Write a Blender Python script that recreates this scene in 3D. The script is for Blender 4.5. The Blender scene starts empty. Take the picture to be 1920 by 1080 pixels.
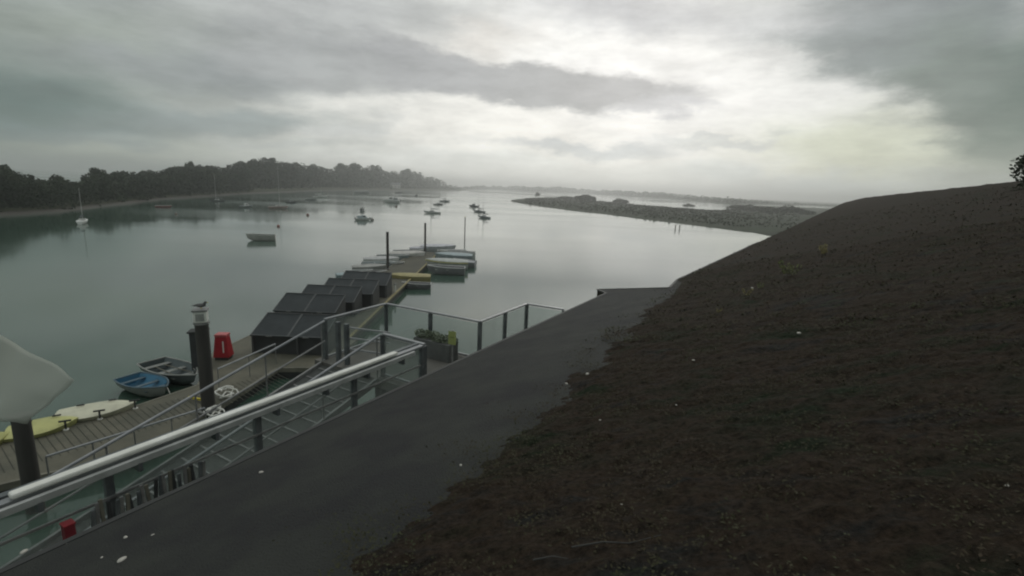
import bpy, math, random
from math import *
from mathutils import Vector, Matrix
import numpy as np
S = bpy.context.scene
COL = S.collection
# ------------------------------------------------------------------ camera
CAM_H = 9.0; PITCH = radians(11.42); ROLL = radians(2.4); FOV = radians(92)
FPX = 960 / tan(FOV / 2)
fwd = Vector((0, cos(PITCH), -sin(PITCH))); right = Vector((1, 0, 0)); up = right.cross(fwd)
RV = right * cos(ROLL) + up * sin(ROLL); UV = up * cos(ROLL) - right * sin(ROLL)
cd = bpy.data.cameras.new('camera'); cam = bpy.data.objects.new('camera', cd); COL.objects.link(cam); S.camera = cam
cd.sensor_fit = 'HORIZONTAL'; cd.angle = FOV; cd.clip_start = 0.05; cd.clip_end = 20000
cam.matrix_world = Matrix(((RV.x, UV.x, -fwd.x, 0), (RV.y, UV.y, -fwd.y, 0), (RV.z, UV.z, -fwd.z, CAM_H), (0, 0, 0, 1)))
CP = Vector((0, 0, CAM_H))
def ray(px, py):
    return (RV * ((px - 960) / FPX) - UV * ((py - 540) / FPX) + fwd)
def G(px, py, z=0.0):
    d = ray(px, py); t = (z - CAM_H) / d.z; return CP + d * t
def proj(p):
    d = p - CP; w = d.dot(fwd); return 960 + FPX * d.dot(RV) / w, 540 - FPX * d.dot(UV) / w
def ztop(x, y, py):
    lo, hi = -5, 80
    for _ in range(50):
        m = (lo + hi) / 2
        if proj(Vector((x, y, m)))[1] > py: lo = m
        else: hi = m
    return (lo + hi) / 2
AX = Vector((0.5, 0.8660254, 0)); NX = Vector((0.8660254, -0.5, 0))      # building axis, and its right-hand normal
def NA(n, a, z=0): return NX * n + AX * a + Vector((0, 0, z))
AXROT = -radians(30)                                                      # rotates local +Y onto AX

# ------------------------------------------------------------------ world
SUN_EL = radians(28); SUN_AZ = atan2(ray(1210, 110).x, ray(1210, 110).y)
W = bpy.data.worlds.new('World'); S.world = W; W.use_nodes = True
nt = W.node_tree; nt.nodes.clear()
def N(t, **k):
    n = nt.nodes.new(t)
    for a, b in k.items(): setattr(n, a, b)
    return n
def L(a, b): nt.links.new(a, b)
def M(op, a, b=None, c=None):
    n = N('ShaderNodeMath', operation=op)
    for i, v in enumerate((a, b, c)):
        if v is None: continue
        if isinstance(v, (int, float)): n.inputs[i].default_value = v
        else: L(v, n.inputs[i])
    return n.outputs[0]
tc = N('ShaderNodeTexCoord'); sep = N('ShaderNodeSeparateXYZ'); L(tc.outputs['Generated'], sep.inputs[0])
az = M('ARCTAN2', sep.outputs[0], sep.outputs[1]); el = M('ARCSINE', sep.outputs[2])
comb = N('ShaderNodeCombineXYZ'); L(az, comb.inputs[0]); L(el, comb.inputs[1])
def wn(scale, detail, rough, stretch=(1, 1, 2.6)):
    mp = N('ShaderNodeMapping'); mp.inputs['Scale'].default_value = stretch; L(tc.outputs['Generated'], mp.inputs[0])
    n = N('ShaderNodeTexNoise'); n.inputs['Scale'].default_value = scale; n.inputs['Detail'].default_value = detail; n.inputs['Roughness'].default_value = rough
    L(mp.outputs[0], n.inputs['Vector']); return n
def warp(vec, noise, amt):
    v = N('ShaderNodeVectorMath', operation='SUBTRACT'); L(noise.outputs['Color'], v.inputs[0]); v.inputs[1].default_value = (.5, .5, .5)
    s = N('ShaderNodeVectorMath', operation='MULTIPLY'); L(v.outputs[0], s.inputs[0]); s.inputs[1].default_value = (amt, amt * .5, 0)
    a = N('ShaderNodeVectorMath', operation='ADD'); L(vec, a.inputs[0]); L(s.outputs[0], a.inputs[1]); return a.outputs[0]
w1 = warp(comb.outputs[0], wn(2.2, 3, .5), .30)
W2 = warp(w1, wn(9, 10, .66), .15)
def ae(px, py):
    d = ray(px, py).normalized(); return atan2(d.x, d.y), asin(d.z)
def rgb(c): return (c, c, c, 1) if isinstance(c, (int, float)) else (*c, 1)
cur = None
def blob(px, py, rx, ry, rot, c, soft=(.45, 1.15), k=1.0):
    """a patch of cloud and sky tone: an ellipse in azimuth and elevation with a ragged edge"""
    global cur
    a0, e0 = ae(px, py); r = radians(rot)
    a1, e1 = ae(px + rx * cos(r), py + rx * sin(r)); a2, e2 = ae(px + ry * sin(r), py - ry * cos(r))
    sx = hypot(a1 - a0, e1 - e0); sy = hypot(a2 - a0, e2 - e0); an = atan2(e1 - e0, a1 - a0)
    mp = N('ShaderNodeMapping', vector_type='TEXTURE'); mp.inputs['Location'].default_value = (a0, e0, 0)
    mp.inputs['Rotation'].default_value = (0, 0, an); mp.inputs['Scale'].default_value = (sx, sy, 1)
    L(W2, mp.inputs[0]); ln = N('ShaderNodeVectorMath', operation='LENGTH'); L(mp.outputs[0], ln.inputs[0])
    mr = N('ShaderNodeMapRange', interpolation_type='SMOOTHSTEP'); L(ln.outputs['Value'], mr.inputs[0])
    mr.inputs[1].default_value = soft[0]; mr.inputs[2].default_value = soft[1]; mr.inputs[3].default_value = k; mr.inputs[4].default_value = 0
    mx = N('ShaderNodeMix', data_type='RGBA'); L(mr.outputs[0], mx.inputs[0])
    if cur is None: mx.inputs[6].default_value = rgb((.25, .28, .26))
    else: L(cur, mx.inputs[6])
    mx.inputs[7].default_value = rgb(c); cur = mx.outputs[2]
SOFT = (.0, 1.25)
blob(1120, 190, 900, 420, 0, (.78, .78, .74), (.25, 1.3))
blob(1000, 260, 680, 170, 0, (.88, .86, .80), SOFT, .85)
blob(1220, 160, 440, 240, 20, (.80, .79, .77), SOFT, .8)
blob(1620, 300, 380, 100, 0, (.56, .58, .45), SOFT, .9)
blob(620, 20, 480, 90, 0, (.42, .43, .42), SOFT)
blob(150, 70, 330, 110, 0, (.28, .31, .27), SOFT)
blob(20, 220, 330, 170, 0, (.10, .145, .135), SOFT)  # lens-edge darkening on the left, put into the sky colour
blob(330, 290, 360, 44, -3, (.36, .40, .34), SOFT)
blob(430, 105, 340, 66, 0, (.27, .29, .29), (.2, 1.2), .9)
blob(660, 105, 330, 60, 6, (.33, .34, .335), (.3, 1.15), .9)
blob(960, 142, 330, 55, 9, (.33, .335, .335), (.6, 1.08), .95)
blob(1190, 178, 150, 32, 8, (.40, .40, .40), (.4, 1.15), .9)
blob(940, 60, 120, 40, 0, (.66, .63, .58), SOFT, .7)
blob(1240, 213, 140, 17, 4, (.50, .50, .51), (.3, 1.2), .8)
blob(1090, 268, 270, 20, 2, (.47, .50, .51), (.3, 1.2), .85)
blob(1390, 276, 120, 9, 0, (.52, .54, .53), (.3, 1.2), .7)
blob(430, 215, 300, 42, -2, (.235, .275, .275), (.3, 1.2), .85)
blob(150, 262, 240, 30, 0, (.15, .2, .205), (.3, 1.2), .7)
blob(680, 236, 110, 24, -5, (.50, .52, .51), (.2, 1.2), .7)
blob(560, 262, 200, 14, 0, (.40, .43, .42), SOFT, .7)
blob(960, 320, 620, 45, 2, (.72, .74, .71), (.3, 1.4), .9)
blob(1640, 75, 330, 130, 12, (.195, .22, .215), (.4, 1.15), .95)
blob(1800, 190, 290, 130, 28, (.17, .20, .175), (.4, 1.15), .95)
blob(1900, 150, 150, 260, 0, (.10, .135, .11), SOFT, .8)  # tall dark right edge: lens vignette painted into the sky
blob(1420, 100, 90, 40, 25, (.58, .58, .56), SOFT, .8)
blob(1200, 0, 420, 75, 5, (.44, .45, .46), SOFT, .95)
blob(1480, 340, 400, 34, 3, (.52, .57, .57), SOFT, .8)
blob(1500, 258, 60, 14, 0, (.48, .50, .46), SOFT, .7)
zen = N('ShaderNodeMapRange', interpolation_type='SMOOTHSTEP'); L(el, zen.inputs[0]); zen.inputs[1].default_value = .62; zen.inputs[2].default_value = 1.0  # brighter overhead sky, out of view, added to lift light on rails and boats
zx = N('ShaderNodeMix', data_type='RGBA'); L(zen.outputs[0], zx.inputs[0]); L(cur, zx.inputs[6]); zx.inputs[7].default_value = (.62, .64, .63, 1); cur = zx.outputs[2]
nz = wn(7, 12, .66, (1, 1, 3.4)); f = N('ShaderNodeMapRange'); L(nz.outputs['Fac'], f.inputs[0])
f.inputs[1].default_value = .34; f.inputs[2].default_value = .66; f.inputs[3].default_value = .96; f.inputs[4].default_value = 1.32
mu = N('ShaderNodeVectorMath', operation='SCALE'); L(cur, mu.inputs[0]); L(f.outputs[0], mu.inputs['Scale'])
bgc = N('ShaderNodeBackground'); L(mu.outputs[0], bgc.inputs['Color']); bgc.inputs['Strength'].default_value = 1.0
sky = N('ShaderNodeTexSky', sky_type='NISHITA'); sky.sun_disc = False; sky.sun_elevation = SUN_EL; sky.sun_rotation = SUN_AZ
bgs = N('ShaderNodeBackground'); L(sky.outputs[0], bgs.inputs['Color']); bgs.inputs['Strength'].default_value = .06
ms = N('ShaderNodeMixShader'); ms.inputs[0].default_value = .93; L(bgs.outputs[0], ms.inputs[1]); L(bgc.outputs[0], ms.inputs[2])
wo = N('ShaderNodeOutputWorld'); L(ms.outputs[0], wo.inputs[0])
# ------------------------------------------------------------------ sun behind the clouds, exposure
sl = bpy.data.lights.new('sun', 'SUN'); sl.energy = .5; sl.angle = radians(16); sl.color = (1, .96, .9)
so = bpy.data.objects.new('sun', sl); COL.objects.link(so)
sd = Vector((sin(SUN_AZ) * cos(SUN_EL), cos(SUN_AZ) * cos(SUN_EL), sin(SUN_EL)))
so.rotation_euler = sd.to_track_quat('Z', 'Y').to_euler()
S.view_settings.view_transform = 'Standard'; S.view_settings.look = 'None'; S.view_settings.exposure = .08; S.view_settings.gamma = 1
S.render.engine = 'CYCLES'
S.cycles.max_bounces = 6; S.cycles.transparent_max_bounces = 12; S.cycles.volume_bounces = 2; S.cycles.filter_width = 2.1

# ------------------------------------------------------------------ materials
MATS = {}
def mat(name, col, rough=.6, metal=0, col2=None, scale=4, bump=0, bscale=None, alpha=1, spec=.5, detail=5, stretch=None, vary=0, trans=0):
    if name in MATS: return MATS[name]
    m = bpy.data.materials.new(name); m.use_nodes = True; t = m.node_tree; b = t.nodes['Principled BSDF']
    b.inputs['Base Color'].default_value = (*col, 1); b.inputs['Roughness'].default_value = rough; b.inputs['Metallic'].default_value = metal
    b.inputs['Specular IOR Level'].default_value = spec; b.inputs['Alpha'].default_value = alpha; b.inputs['Transmission Weight'].default_value = trans
    c = t.nodes.new('ShaderNodeTexCoord'); src = c.outputs['Object']
    if stretch:
        mp = t.nodes.new('ShaderNodeMapping'); mp.inputs['Scale'].default_value = stretch; t.links.new(src, mp.inputs[0]); src = mp.outputs[0]
    def noise(s, d=detail):
        n = t.nodes.new('ShaderNodeTexNoise'); n.inputs['Scale'].default_value = s; n.inputs['Detail'].default_value = d; n.inputs['Roughness'].default_value = .62
        t.links.new(src, n.inputs['Vector']); return n.outputs['Fac']
    if col2 is None: col2 = tuple(x * .72 for x in col)
    r = t.nodes.new('ShaderNodeMapRange'); r.inputs[1].default_value = .36; r.inputs[2].default_value = .64; t.links.new(noise(scale), r.inputs[0])
    mx = t.nodes.new('ShaderNodeMix'); mx.data_type = 'RGBA'; t.links.new(r.outputs[0], mx.inputs[0]); mx.inputs[6].default_value = (*col, 1); mx.inputs[7].default_value = (*col2, 1)
    out = mx.outputs[2]
    if vary:
        oi = t.nodes.new('ShaderNodeObjectInfo'); mr = t.nodes.new('ShaderNodeMapRange'); t.links.new(oi.outputs['Random'], mr.inputs[0]); mr.inputs[3].default_value = 1 - vary; mr.inputs[4].default_value = 1 + vary
        sc = t.nodes.new('ShaderNodeVectorMath'); sc.operation = 'SCALE'; t.links.new(out, sc.inputs[0]); t.links.new(mr.outputs[0], sc.inputs['Scale']); out = sc.outputs[0]
    t.links.new(out, b.inputs['Base Color'])
    if bump:
        bp = t.nodes.new('ShaderNodeBump'); bp.inputs['Strength'].default_value = bump; bp.inputs['Distance'].default_value = .02
        t.links.new(noise(bscale or scale * 3), bp.inputs['Height']); t.links.new(bp.outputs[0], b.inputs['Normal'])
    MATS[name] = m; return m
alu = mat('aluminium', (.36, .37, .38), .45, .5, (.26, .27, .28), 3)
darkalu = mat('dark_aluminium', (.17, .185, .19), .5, .3, (.07, .08, .085), 3)
whitepaint = mat('white_paint', (.82, .82, .78), .4, 0, (.66, .66, .6), 2.5)
galv = mat('galvanised_steel', (.30, .30, .29), .5, .4, (.2, .2, .2), 6)
timber = mat('weathered_timber', (.20, .19, .15), .8, 0, (.12, .115, .09), 1.2, .4, 8)
deckm = mat('deck_boards', (.125, .118, .085), .75, 0, (.075, .075, .055), .8, .5, 9)
dkdeck = mat('terrace_boards', (.13, .125, .11), .7, 0, (.09, .09, .08), 1.5, .3, 9)
piling = mat('tarred_pile', (.055, .05, .045), .75, 0, (.03, .028, .026), 2, .5, 7, stretch=(1, 1, .25))
floatm = mat('dark_float', (.035, .037, .036), .7)
panelm = mat('dark_panel', (.035, .042, .045), .6, 0, (.022, .027, .03), 1.5, spec=.25)
boxm = mat('locker_body', (.04, .042, .045), .6, 0, (.028, .03, .03), 2)
trimm = mat('locker_trim', (.095, .10, .10), .5)
red = mat('red_paint', (.42, .02, .03), .4, 0, (.32, .015, .02), 3)
ylw = mat('yellow_paint', (.62, .52, .05), .5)
ygrn = mat('yellow_green_sign_face', (.36, .40, .12), .7, 0, (.28, .32, .12), 5)
rope = mat('rope', (.45, .44, .40), .8)
glass = bpy.data.materials.new('glass'); glass.use_nodes = True
t = glass.node_tree; t.nodes.clear()
tr = t.nodes.new('ShaderNodeBsdfTransparent'); tr.inputs[0].default_value = (.93, .965, .955, 1)
gl = t.nodes.new('ShaderNodeBsdfGlossy'); gl.inputs['Roughness'].default_value = .08; gl.inputs[0].default_value = (.9, .95, .93, 1)
df = t.nodes.new('ShaderNodeBsdfDiffuse'); df.inputs[0].default_value = (.45, .48, .46, 1)
lw = t.nodes.new('ShaderNodeLayerWeight'); lw.inputs[0].default_value = .5
pw = t.nodes.new('ShaderNodeMath'); pw.operation = 'POWER'; t.links.new(lw.outputs['Facing'], pw.inputs[0]); pw.inputs[1].default_value = 4
fr = t.nodes.new('ShaderNodeMath'); fr.operation = 'MULTIPLY_ADD'; t.links.new(pw.outputs[0], fr.inputs[0]); fr.inputs[1].default_value = .5; fr.inputs[2].default_value = .05
m1 = t.nodes.new('ShaderNodeMixShader'); t.links.new(fr.outputs[0], m1.inputs[0]); t.links.new(tr.outputs[0], m1.inputs[1]); t.links.new(gl.outputs[0], m1.inputs[2])
m2 = t.nodes.new('ShaderNodeMixShader'); nn = t.nodes.new('ShaderNodeTexNoise'); nn.inputs['Scale'].default_value = 2
mr = t.nodes.new('ShaderNodeMapRange'); mr.inputs[3].default_value = .12; mr.inputs[4].default_value = .26; t.links.new(nn.outputs[0], mr.inputs[0]); t.links.new(mr.outputs[0], m2.inputs[0])
t.links.new(m1.outputs[0], m2.inputs[1]); t.links.new(df.outputs[0], m2.inputs[2]); ou = t.nodes.new('ShaderNodeOutputMaterial'); t.links.new(m2.outputs[0], ou.inputs[0])

# ------------------------------------------------------------------ mesh helpers
class MB:
    def __init__(s): s.v = []; s.f = []
    def add(s, vs, fs):
        o = len(s.v); s.v += [tuple(v) for v in vs]; s.f += [tuple(i + o for i in q) for q in fs]; return s
    def box(s, c, d, M3=None):
        c = Vector(c); vs = []
        for i in (-.5, .5):
            for j in (-.5, .5):
                for k in (-.5, .5):
                    p = Vector((i * d[0], j * d[1], k * d[2]))
                    if M3 is not None: p = M3 @ p
                    vs.append(c + p)
        return s.add(vs, [(0, 1, 3, 2), (4, 6, 7, 5), (0, 4, 5, 1), (2, 3, 7, 6), (0, 2, 6, 4), (1, 5, 7, 3)])
    def bar(s, a, b, w, h):
        a = Vector(a); b = Vector(b); d = b - a; l = d.length; y = d.normalized()
        z = Vector((0, 0, 1)); x = y.cross(z)
        if x.length < 1e-4: x = Vector((1, 0, 0))
        x.normalize(); z = x.cross(y)
        R = Matrix((x, y, z)).transposed()
        return s.box((a + b) / 2, (w, l, h), R)
    def tube(s, pts, r, n=8, cap=True, r2=None):
        pts = [Vector(p) for p in pts]; rings = []
        for i, p in enumerate(pts):
            d = (pts[min(i + 1, len(pts) - 1)] - pts[max(i - 1, 0)]).normalized()
            u = d.cross(Vector((0, 0, 1)))
            if u.length < 1e-3: u = d.cross(Vector((0, 1, 0)))
            u.normalize(); w = d.cross(u); q = r if r2 is None else r + (r2 - r) * i / (len(pts) - 1)
            rings.append([p + (u * cos(2 * pi * k / n) + w * sin(2 * pi * k / n)) * q for k in range(n)])
        o = [v for g in rings for v in g]; fs = []
        for i in range(len(pts) - 1):
            for k in range(n): fs.append((i * n + k, i * n + (k + 1) % n, (i + 1) * n + (k + 1) % n, (i + 1) * n + k))
        if cap: fs.append(tuple(range(n))[::-1]); fs.append(tuple((len(pts) - 1) * n + k for k in range(n)))
        return s.add(o, fs)
    def prism(s, poly, z0, z1):
        n = len(poly); A = [(p[0], p[1], z0) for p in poly]; B = [(p[0], p[1], z1) for p in poly]
        return s.add(A + B, [tuple(range(n))[::-1], tuple(range(n, 2 * n))] + [(i, (i + 1) % n, (i + 1) % n + n, i + n) for i in range(n)])
    def ball(s, c, r, n=8, m=6, sq=(1, 1, 1)):
        vs = []; fs = []
        for i in range(m + 1):
            th = pi * i / m
            for k in range(n): vs.append((c[0] + r * sq[0] * sin(th) * cos(2 * pi * k / n), c[1] + r * sq[1] * sin(th) * sin(2 * pi * k / n), c[2] + r * sq[2] * cos(th)))
        for i in range(m):
            for k in range(n): fs.append((i * n + k, (i + 1) * n + k, (i + 1) * n + (k + 1) % n, i * n + (k + 1) % n))
        return s.add(vs, fs)
    def build(s, name, m, parent=None, smooth=False, bevel=0):
        me = bpy.data.meshes.new(name); me.from_pydata(s.v, [], s.f); me.update()
        if smooth:
            me.polygons.foreach_set('use_smooth', [True] * len(me.polygons))
            try: me.set_sharp_from_angle(angle=radians(40))
            except Exception: pass
        me.materials.append(m); o = bpy.data.objects.new(name, me); COL.objects.link(o)
        if parent: o.parent = parent
        if bevel:
            bm = o.modifiers.new('bevel', 'BEVEL'); bm.width = bevel; bm.segments = 2; bm.limit_method = 'ANGLE'
        return o
def tag(o, label=None, cat=None, group=None, kind=None):
    if label: o['label'] = label
    if cat: o['category'] = cat
    if group: o['group'] = group
    if kind: o['kind'] = kind
    return o
def thing(name, label, cat, loc=(0, 0, 0), rz=0, group=None):
    o = bpy.data.objects.new(name, None); o.empty_display_size = .3; COL.objects.link(o); o.location = loc; o.rotation_euler = (0, 0, rz)
    return tag(o, label, cat, group)
def dup(root, loc, rz, label=None, scale=None):
    r = root.copy(); COL.objects.link(r); r.location = loc; r.rotation_euler = (0, 0, rz)
    if scale: r.scale = scale
    if label: r['label'] = label
    for ch in list(root.children):
        c = ch.copy(); COL.objects.link(c); c.parent = r
        for g in ch.children:
            d = g.copy(); COL.objects.link(d); d.parent = c
    return r

# ------------------------------------------------------------------ water and land
wm = bpy.data.materials.new('estuary_water'); wm.use_nodes = True; t = wm.node_tree; b = t.nodes['Principled BSDF']
b.inputs['Base Color'].default_value = (.040, .080, .058, 1); b.inputs['Roughness'].default_value = .11; b.inputs['IOR'].default_value = 1.75
c = t.nodes.new('ShaderNodeTexCoord'); mp = t.nodes.new('ShaderNodeMapping'); mp.inputs['Scale'].default_value = (.35, 1, 1); t.links.new(c.outputs['Object'], mp.inputs[0])
n1 = t.nodes.new('ShaderNodeTexNoise'); n1.inputs['Scale'].default_value = 1.3; n1.inputs['Detail'].default_value = 4; t.links.new(mp.outputs[0], n1.inputs['Vector'])
n2 = t.nodes.new('ShaderNodeTexNoise'); n2.inputs['Scale'].default_value = .03; n2.inputs['Detail'].default_value = 2; t.links.new(mp.outputs[0], n2.inputs['Vector'])
mm = t.nodes.new('ShaderNodeMapRange'); mm.inputs[1].default_value = .45; mm.inputs[2].default_value = .65; mm.inputs[3].default_value = .25; mm.inputs[4].default_value = 1; t.links.new(n2.outputs[0], mm.inputs[0])
mx = t.nodes.new('ShaderNodeMath'); mx.operation = 'MULTIPLY'; t.links.new(n1.outputs[0], mx.inputs[0]); t.links.new(mm.outputs[0], mx.inputs[1])
n3 = t.nodes.new('ShaderNodeTexNoise'); n3.inputs['Scale'].default_value = .022; n3.inputs['Detail'].default_value = 6; t.links.new(mp.outputs[0], n3.inputs['Vector'])
rr3 = t.nodes.new('ShaderNodeMapRange'); t.links.new(n3.outputs[0], rr3.inputs[0]); rr3.inputs[1].default_value = .38; rr3.inputs[2].default_value = .62; rr3.inputs[3].default_value = .05; rr3.inputs[4].default_value = .17; t.links.new(rr3.outputs[0], b.inputs['Roughness'])
bp = t.nodes.new('ShaderNodeBump'); bp.inputs['Strength'].default_value = .13; bp.inputs['Distance'].default_value = .04; t.links.new(mx.outputs[0], bp.inputs['Height']); t.links.new(bp.outputs[0], b.inputs['Normal'])
tag(MB().add([(-5000, -400, 0), (5000, -400, 0), (5000, 6000, 0), (-5000, 6000, 0)], [(0, 1, 2, 3)]).build('water', wm), kind='structure')

def interp(tab, x):
    if x <= tab[0][0]: return tab[0][1]
    for (x0, y0), (x1, y1) in zip(tab, tab[1:]):
        if x <= x1: return y0 + (y1 - y0) * (x - x0) / (x1 - x0)
    return tab[-1][1]
SHORE = [(-260, 430), (-120, 416), (0, 405), (100, 399), (200, 387), (300, 375), (400, 368), (480, 363), (600, 358), (700, 357), (860, 358), (890, 356)]
SKYL = [(-260, 280), (-60, 292), (0, 302), (18, 306), (35, 325), (62, 327), (75, 335), (92, 333), (105, 325), (125, 335), (150, 337), (175, 322), (195, 315), (212, 324), (232, 317), (262, 318), (300, 318), (325, 308), (360, 304), (395, 306), (420, 312), (450, 303), (480, 299), (505, 295), (530, 298), (560, 300), (590, 307), (618, 314), (640, 306), (665, 305), (700, 308), (732, 318), (765, 314), (790, 322), (820, 330), (845, 342), (870, 349), (895, 350)]
grassm = mat('grass_field', (.055, .06, .036), .9, 0, (.04, .045, .027), .02, spec=.1)
mud = mat('foreshore_mud', (.065, .055, .045), .7, 0, (.045, .042, .034), .05)
def ground_at(px, D, z):     # the point on the bearing of that pixel column, D metres away
    d = ray(px, 355); d.z = 0; d.normalize(); return Vector((d.x * D, d.y * D, z))
def shoreD(px): p = G(px, interp(SHORE, px), 0); return hypot(p.x, p.y)
xs = list(range(-260, 891, 10)); mb = MB(); ms_ = MB(); V = []; V2 = []
for px in xs:
    D = shoreD(px); k = min(1, max(.12, (890 - px) / 300))
    V += [ground_at(px, D * 1.02, .7), ground_at(px, D * 1.06, 1.4), ground_at(px, D * 1.30, 1.8 + .8 * k), ground_at(px, D * 1.7, 1.8 + 1.0 * k), ground_at(px, D * 2.6, 1.5)]
    V2 += [ground_at(px, D, -.1), ground_at(px, D * 1.02, .55), ground_at(px, D * 1.04, .9)]
n = len(xs)
mb.add(V, [(i * 5 + j, (i + 1) * 5 + j, (i + 1) * 5 + j + 1, i * 5 + j + 1) for i in range(n - 1) for j in range(4)])
tag(mb.build('hill', grassm, smooth=True), kind='structure')
ms_.add(V2, [(i * 3 + j, (i + 1) * 3 + j, (i + 1) * 3 + j + 1, i * 3 + j + 1) for i in range(n - 1) for j in range(2)])
tag(ms_.build('foreshore', mud, smooth=True), kind='structure')

# marsh spit on the right and the far bank beyond its channel
marshm = mat('salt_marsh_grass', (.038, .052, .030), .95, 0, (.026, .033, .022), .06, .6, .7, spec=.1, detail=9)
near = [(958, 377), (985, 383), (1030, 390), (1080, 397), (1140, 403), (1200, 411), (1260, 418), (1330, 427), (1400, 437), (1450, 447), (1520, 462), (1700, 500), (1950, 560)]
far = [(958, 375), (985, 372), (1030, 370), (1080, 373), (1140, 378.5), (1200, 384), (1260, 389), (1330, 394), (1375, 393), (1420, 386), (1520, 389), (1700, 398), (1950, 410)]
V = []
for (a, b_), (c_, d_) in zip(near, far):
    p = G(a, b_, 0); q = G(c_, d_, .55); V += [(p.x, p.y, -.15), tuple(p.lerp(q, .05) + Vector((0, 0, .45))), tuple(p.lerp(q, .5) + Vector((0, 0, .3))), (q.x, q.y, .55)]
k = len(near)
tag(MB().add(V, [(i * 4 + j, (i + 1) * 4 + j, (i + 1) * 4 + j + 1, i * 4 + j + 1) for i in range(k - 1) for j in range(3)]).build('marsh', marshm, smooth=True), kind='structure')
FB = [(700, 353), (860, 355), (930, 356), (1000, 360), (1100, 363.5), (1180, 368.5), (1260, 374), (1340, 380.5), (1380, 385), (1420, 384), (1520, 386), (1700, 395), (1980, 410)]
xs2 = list(range(700, 1981, 20)); V = []
for px in xs2:
    p = G(px, interp(FB, px), 0); D = hypot(p.x, p.y); D = min(D, 4200)
    V += [ground_at(px, D, -.1), ground_at(px, D * 1.01, 1.1), ground_at(px, D * 1.3, 1.5), ground_at(px, 5800, 2.5)]
k = len(xs2)
tag(MB().add(V, [(i * 4 + j, (i + 1) * 4 + j, (i + 1) * 4 + j + 1, i * 4 + j + 1) for i in range(k - 1) for j in range(3)]).build('far_bank', marshm), kind='structure')

sbn = [(880, 358.5), (905, 360), (950, 362), (1000, 365.5), (1045, 369)]; V = []
for a, b_ in sbn:
    p = G(a, b_ + .8, 0); q = G(a, b_ - .9, .0); V += [(p.x, p.y, -.1), tuple(p.lerp(q, .5) + Vector((0, 0, .5))), (q.x, q.y, -.1)]
tag(MB().add(V, [(i * 3 + j, (i + 1) * 3 + j, (i + 1) * 3 + j + 1, i * 3 + j + 1) for i in range(4) for j in range(2)]).build('mudbank', mud, smooth=True), kind='structure')
# ------------------------------------------------------------------ foliage
leafm = mat('foliage', (.045, .062, .030), .75, 0, (.022, .032, .018), .35, spec=.25, vary=.18)
leafm2 = mat('far_foliage', (.045, .06, .032), .8, 0, (.024, .034, .02), .03, spec=.2)
bark = mat('bark', (.09, .075, .06), .9, 0, (.05, .045, .035), 3)
def leaf_cloud(rs, lobes, count, size):
    """quads scattered near the surface of a set of lobes (cx,cy,cz,rx,ry,rz)"""
    w = np.array([l[3] * l[4] for l in lobes], float); w /= w.sum(); idx = rs.choice(len(lobes), count, p=w); Lb = np.array(lobes)[idx]
    d = rs.normal(size=(count, 3)); d /= np.linalg.norm(d, axis=1)[:, None]
    r = (rs.uniform(.35, 1.0, count) ** .5 + rs.normal(0, .05, count))[:, None]
    c = Lb[:, :3] + d * Lb[:, 3:] * r
    u = rs.normal(size=(count, 3)); u /= np.linalg.norm(u, axis=1)[:, None]; q = np.cross(u, rs.normal(size=(count, 3))); q /= np.linalg.norm(q, axis=1)[:, None]
    s = size * rs.uniform(.5, 1.2, count)[:, None]
    V = np.stack([c - u * s, c + q * s * .6, c + u * s, c - q * s * .6], 1).reshape(-1, 3)
    return V, np.arange(count * 4).reshape(-1, 4)
def mesh_np(name, V, F, m):
    me = bpy.data.meshes.new(name); me.vertices.add(len(V)); me.vertices.foreach_set('co', V.astype('f').ravel())
    me.loops.add(F.size); me.loops.foreach_set('vertex_index', F.astype('i').ravel()); me.polygons.add(len(F))
    me.polygons.foreach_set('loop_start', np.arange(0, F.size, F.shape[1]).astype('i')); me.update(calc_edges=True); me.materials.append(m)
    return me
TREES = []
for k in range(6):      # unit trees: one metre tall
    rs = np.random.RandomState(k + 3); lobes = []
    wide = [.36, .30, .42, .27, .38, .20][k]
    for j in range(17):
        z = rs.uniform(.34, .86); an = rs.uniform(0, 2 * pi); rr = wide * sqrt(max(0, 1 - ((z - .52) / .42) ** 2)) * rs.uniform(.2, .85)
        q = rs.uniform(.09, .17); lobes.append((rr * cos(an), rr * sin(an), z, q, q, q * .8))
    V_, F_ = leaf_cloud(rs, lobes, 2600, .032); cm = mesh_np('crown', V_, F_, leafm)
    tb = MB(); tb.tube([(0, 0, -.05), (.01, 0, .25), (0, .01, .5), (.01, 0, .75)], .028, 6, r2=.006)
    for j in range(5):
        l = lobes[j]; tb.tube([(0, 0, .2 + .06 * j), (l[0] * .5, l[1] * .5, l[2] * .7 + .05), l[:3]], .012, 5, r2=.003)
    me = bpy.data.meshes.new('trunk'); me.from_pydata(tb.v, [], tb.f); me.materials.append(bark); TREES.append((cm, me))
def tree(name, label, loc, h, k, wid=1.0, group=None, cat='tree'):
    t_ = thing(name, label, cat, loc, random.uniform(0, 6), group); t_.scale = (h * wid, h * wid, h)
    for nm, me in zip(('crown', 'trunk'), TREES[k]):
        o = bpy.data.objects.new(nm, me); COL.objects.link(o); o.parent = t_
    return t_
random.seed(4)
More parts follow.
